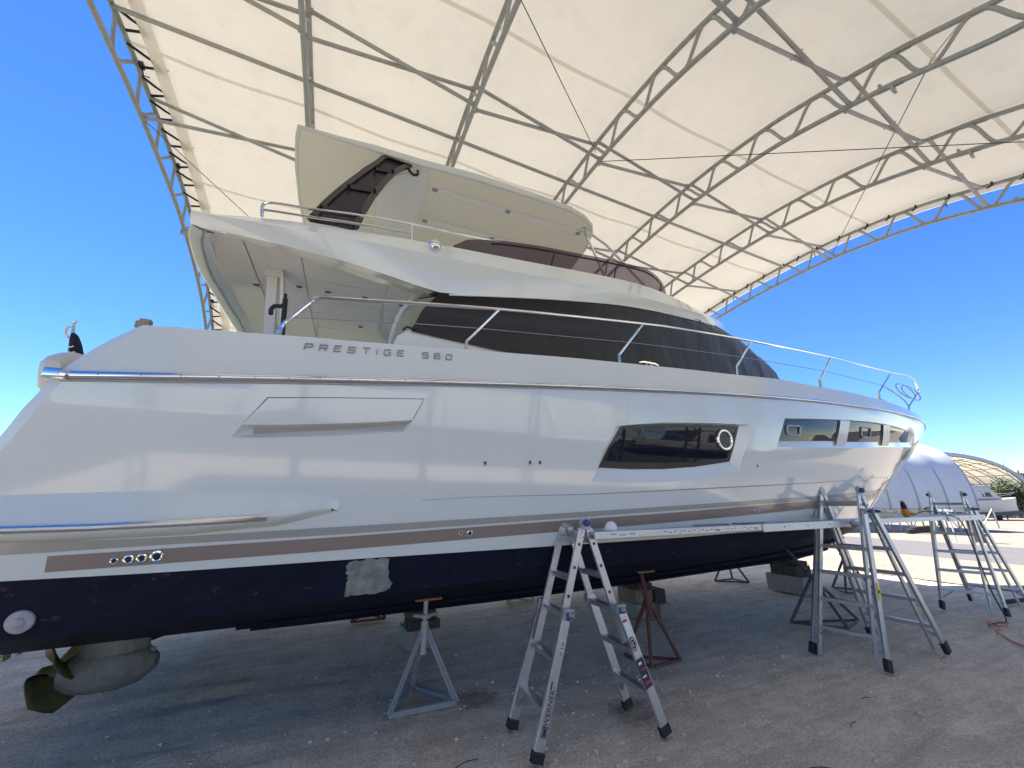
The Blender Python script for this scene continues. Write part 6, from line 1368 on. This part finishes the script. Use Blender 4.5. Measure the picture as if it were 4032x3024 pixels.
def tree(label, loc, h, r_, seed, n=900, leaf=.22, cat='tree'):
    random.seed(seed); root = empty('leafy_tree', loc, 0, label, cat, 'trees and bushes across the road'); mb = MB(); tr_ = MB()
    tr_.tube([(0, 0, 0), (.05 * r_, 0, h * .4), (-.05 * r_, .05, h * .75)], [.09 * r_, .06 * r_, .02 * r_], 7); cl = []
    for k in range(10):
        a = random.uniform(0, 2 * pi); c = Vector((cos(a) * r_ * random.uniform(.1, .7), sin(a) * r_ * random.uniform(.1, .7), h * random.uniform(.35, .88))); cl.append((c, r_ * random.uniform(.28, .5))); tr_.tube([(0, 0, h * .3), c * .6 + Vector((0, 0, h * .12)), c], [.045 * r_, .03 * r_, .01 * r_], 5)
    for i in range(n):
        c, rr_ = random.choice(cl); d = Vector((random.gauss(0, 1), random.gauss(0, 1), random.gauss(0, .8))).normalized() * rr_ * random.uniform(.5, 1.05); p = c + d; u_ = Vector((random.gauss(0, 1), random.gauss(0, 1), random.gauss(0, 1))).normalized(); w_ = u_.orthogonal().normalized() * leaf * .45; u_ = u_ * leaf * random.uniform(.6, 1.2)
        mb.add([p - u_, p + w_, p + u_, p - w_], [(0, 1, 2, 3)])
    tr_.build('trunk', M['bark'], root, smooth=True); mb.build('crown', M['leaf'], root, fixn=False)
    return root
tree('green bush in front of the far white boats', G(44, 57.4), 3.7, 2.5, 21, 2200, .2, 'bush')
tree('second bush beside the parked cruiser bow', G(45, 62.5), 2.6, 1.8, 22, 1200, .2, 'bush')
tree('dark green tree under the far open shelter', G(75, 97), 8.5, 3.6, 23, 1300, .42)
tree('small dark shrub behind the parked cruiser', G(50, 64), 3.4, 1.9, 24, 900, .24, 'bush')
wb = MB(); wb.box((0, 0, 1.6), (9, 3, 3.2)); wb.prism([(-4.6, -1.6, 3.2), (-4.6, 1.6, 3.2), (-4.6, 0, 3.9)], (9.2, 0, 0)); o = wb.build('white_shed', M['far_white_wall'], None, label='low white shed far behind the bushes', cat='shed', bevel=.03); o.location = G(85, 112); o.rotation_euler = (0, 0, radians(-24))
# pale timber post and white pole by the farthest ladder
mb = MB(); mb.box((0, 0, .62), (.34, .34, 1.28)); o = mb.build('bollard', M['wood'], None, bevel=.02, label='short pale square post beyond the road behind the farthest ladder', cat='post'); o.location = G(17.8, 21.0)
mb = MB(); mb.tube([(0, 0, -.05), (0, 0, 1.35)], .03, 8); o = mb.build('pole', M['white_panel'], None, label='thin white pole standing left of the pale square post', cat='pole'); o.location = G(17.8, 20.0)
tr2 = empty('lattice_trestle', G(27, 32.5), 0, 'white lattice trestle standing behind the farthest ladder', 'trestle')
for s_ in (0, 1.0):
    mb = MB(); mb.beam(RT * s_, RT * s_ + Vector((0, 0, 1.35)), RT, .06, .06); mb.build('leg', M['alu_dull'], tr2)
mb = MB(); mb.beam(Vector((0, 0, .15)), RT * 1.0 + Vector((0, 0, 1.25)), (0, 0, 1), .05, .05); mb.beam(Vector((0, 0, 1.33)), RT * 1.0 + Vector((0, 0, 1.33)), (0, 0, 1), .06, .06); mb.build('cross_bar', M['alu_dull'], tr2)
lg = MB(); lg.tube([(0, 0, .12), (1.6, .1, .2)], .13, 8); lg.tube([(.3, .1, .25), (1.2, -.1, .36)], .09, 7); o = lg.build('log_pile', M['wood_dark'], None, label='dark logs lying under the pleated far shelter', cat='logs'); o.location = G(22.5, 22.6); o.rotation_euler = (0, 0, radians(-24))

# the neighbouring shelter and boat behind the photographer (they show as reflections in the gelcoat and glass)
nb_t = lattice_tent('neighbouring white shelter behind the photographer', (-9, -15, 0), (1, 0, 0), 26, [(0, 2.6), (-.3, 3.6), (-1.6, 5.4), (-4.5, 7.2), (-8, 8), (-11.5, 7.2), (-14.4, 5.4), (-15.7, 3.6), (-16, 1.5)], 8, 0, m=M['fabric_dimmed'])
for i in range(9):
    for yy in (0, -.6, -16):
        mb = MB(); mb.beam((26 * i / 8, yy, -.02), (26 * i / 8, yy, 2.7), (1, 0, 0), .09, .09); mb.build('leg', M['alu_dull'], nb_t)
motor_boat('white cruiser stored under the neighbouring shelter behind the photographer', (3, -21, 0), radians(4), 1.0, group='boats stored behind the photographer')
motor_boat('second white cruiser stored behind the photographer ahead of the bow', (21, -14, 0), radians(170), 1.0, group='boats stored behind the photographer')

def van(label, loc, rz, m):
    root = empty('parked_van', loc, rz, label, 'van', 'vehicles across the road')
    mb = MB(); mb.prism([(-2.4, -.95, .35), (2.5, -.95, .35), (2.55, -.95, .95), (1.7, -.95, 1.15), (1.1, -.95, 1.95), (-2.3, -.95, 2.05), (-2.45, -.95, 1.2)], (0, 1.9, 0)); b_ = mb.build('body', m, root, bevel=.08, smooth=True)
    for x0, x1 in ((.15, 1.0), (-1.1, -.05), (-2.1, -1.25)):
        mb = MB(); mb.prism([(x0, -.965, 1.25), (x1 + (.25 if x1 > .9 else 0), -.965, 1.25), (x1, -.965, 1.8), (x0, -.965, 1.8)], (0, .02, 0)); mb.build('window', M['far_dark'], b_)
    for x in (-1.5, 1.6):
        for y in (-.9, .9):
            mb = MB(); mb.lathe((x, y - .1, .36), (0, 1, 0), [(.2, 0), (.36, .02), (.36, .2), (.2, .22)], 14); w_ = mb.build('wheel', M['rubber'], root, smooth=True)
van('white van parked beyond the bushes at the far right', G(54, 72.2), radians(-30), M['far_white'])
van('dark van parked behind the cruiser at the far right', G(62, 78.5), radians(160), M['far_dark'])
for d, lat, h in ((60, 74.5, 7.5), (75, 98.5, 9)):
    mb = MB(); mb.tube([(0, 0, -.1), (0, 0, h)], [.09, .06], 7); o = mb.build('mast', M['alu_dull'], None, smooth=True, label='thin grey mast rising at the far right' if d == 60 else 'taller thin mast rising behind the far bushes', cat='mast'); o.location = G(d, lat)
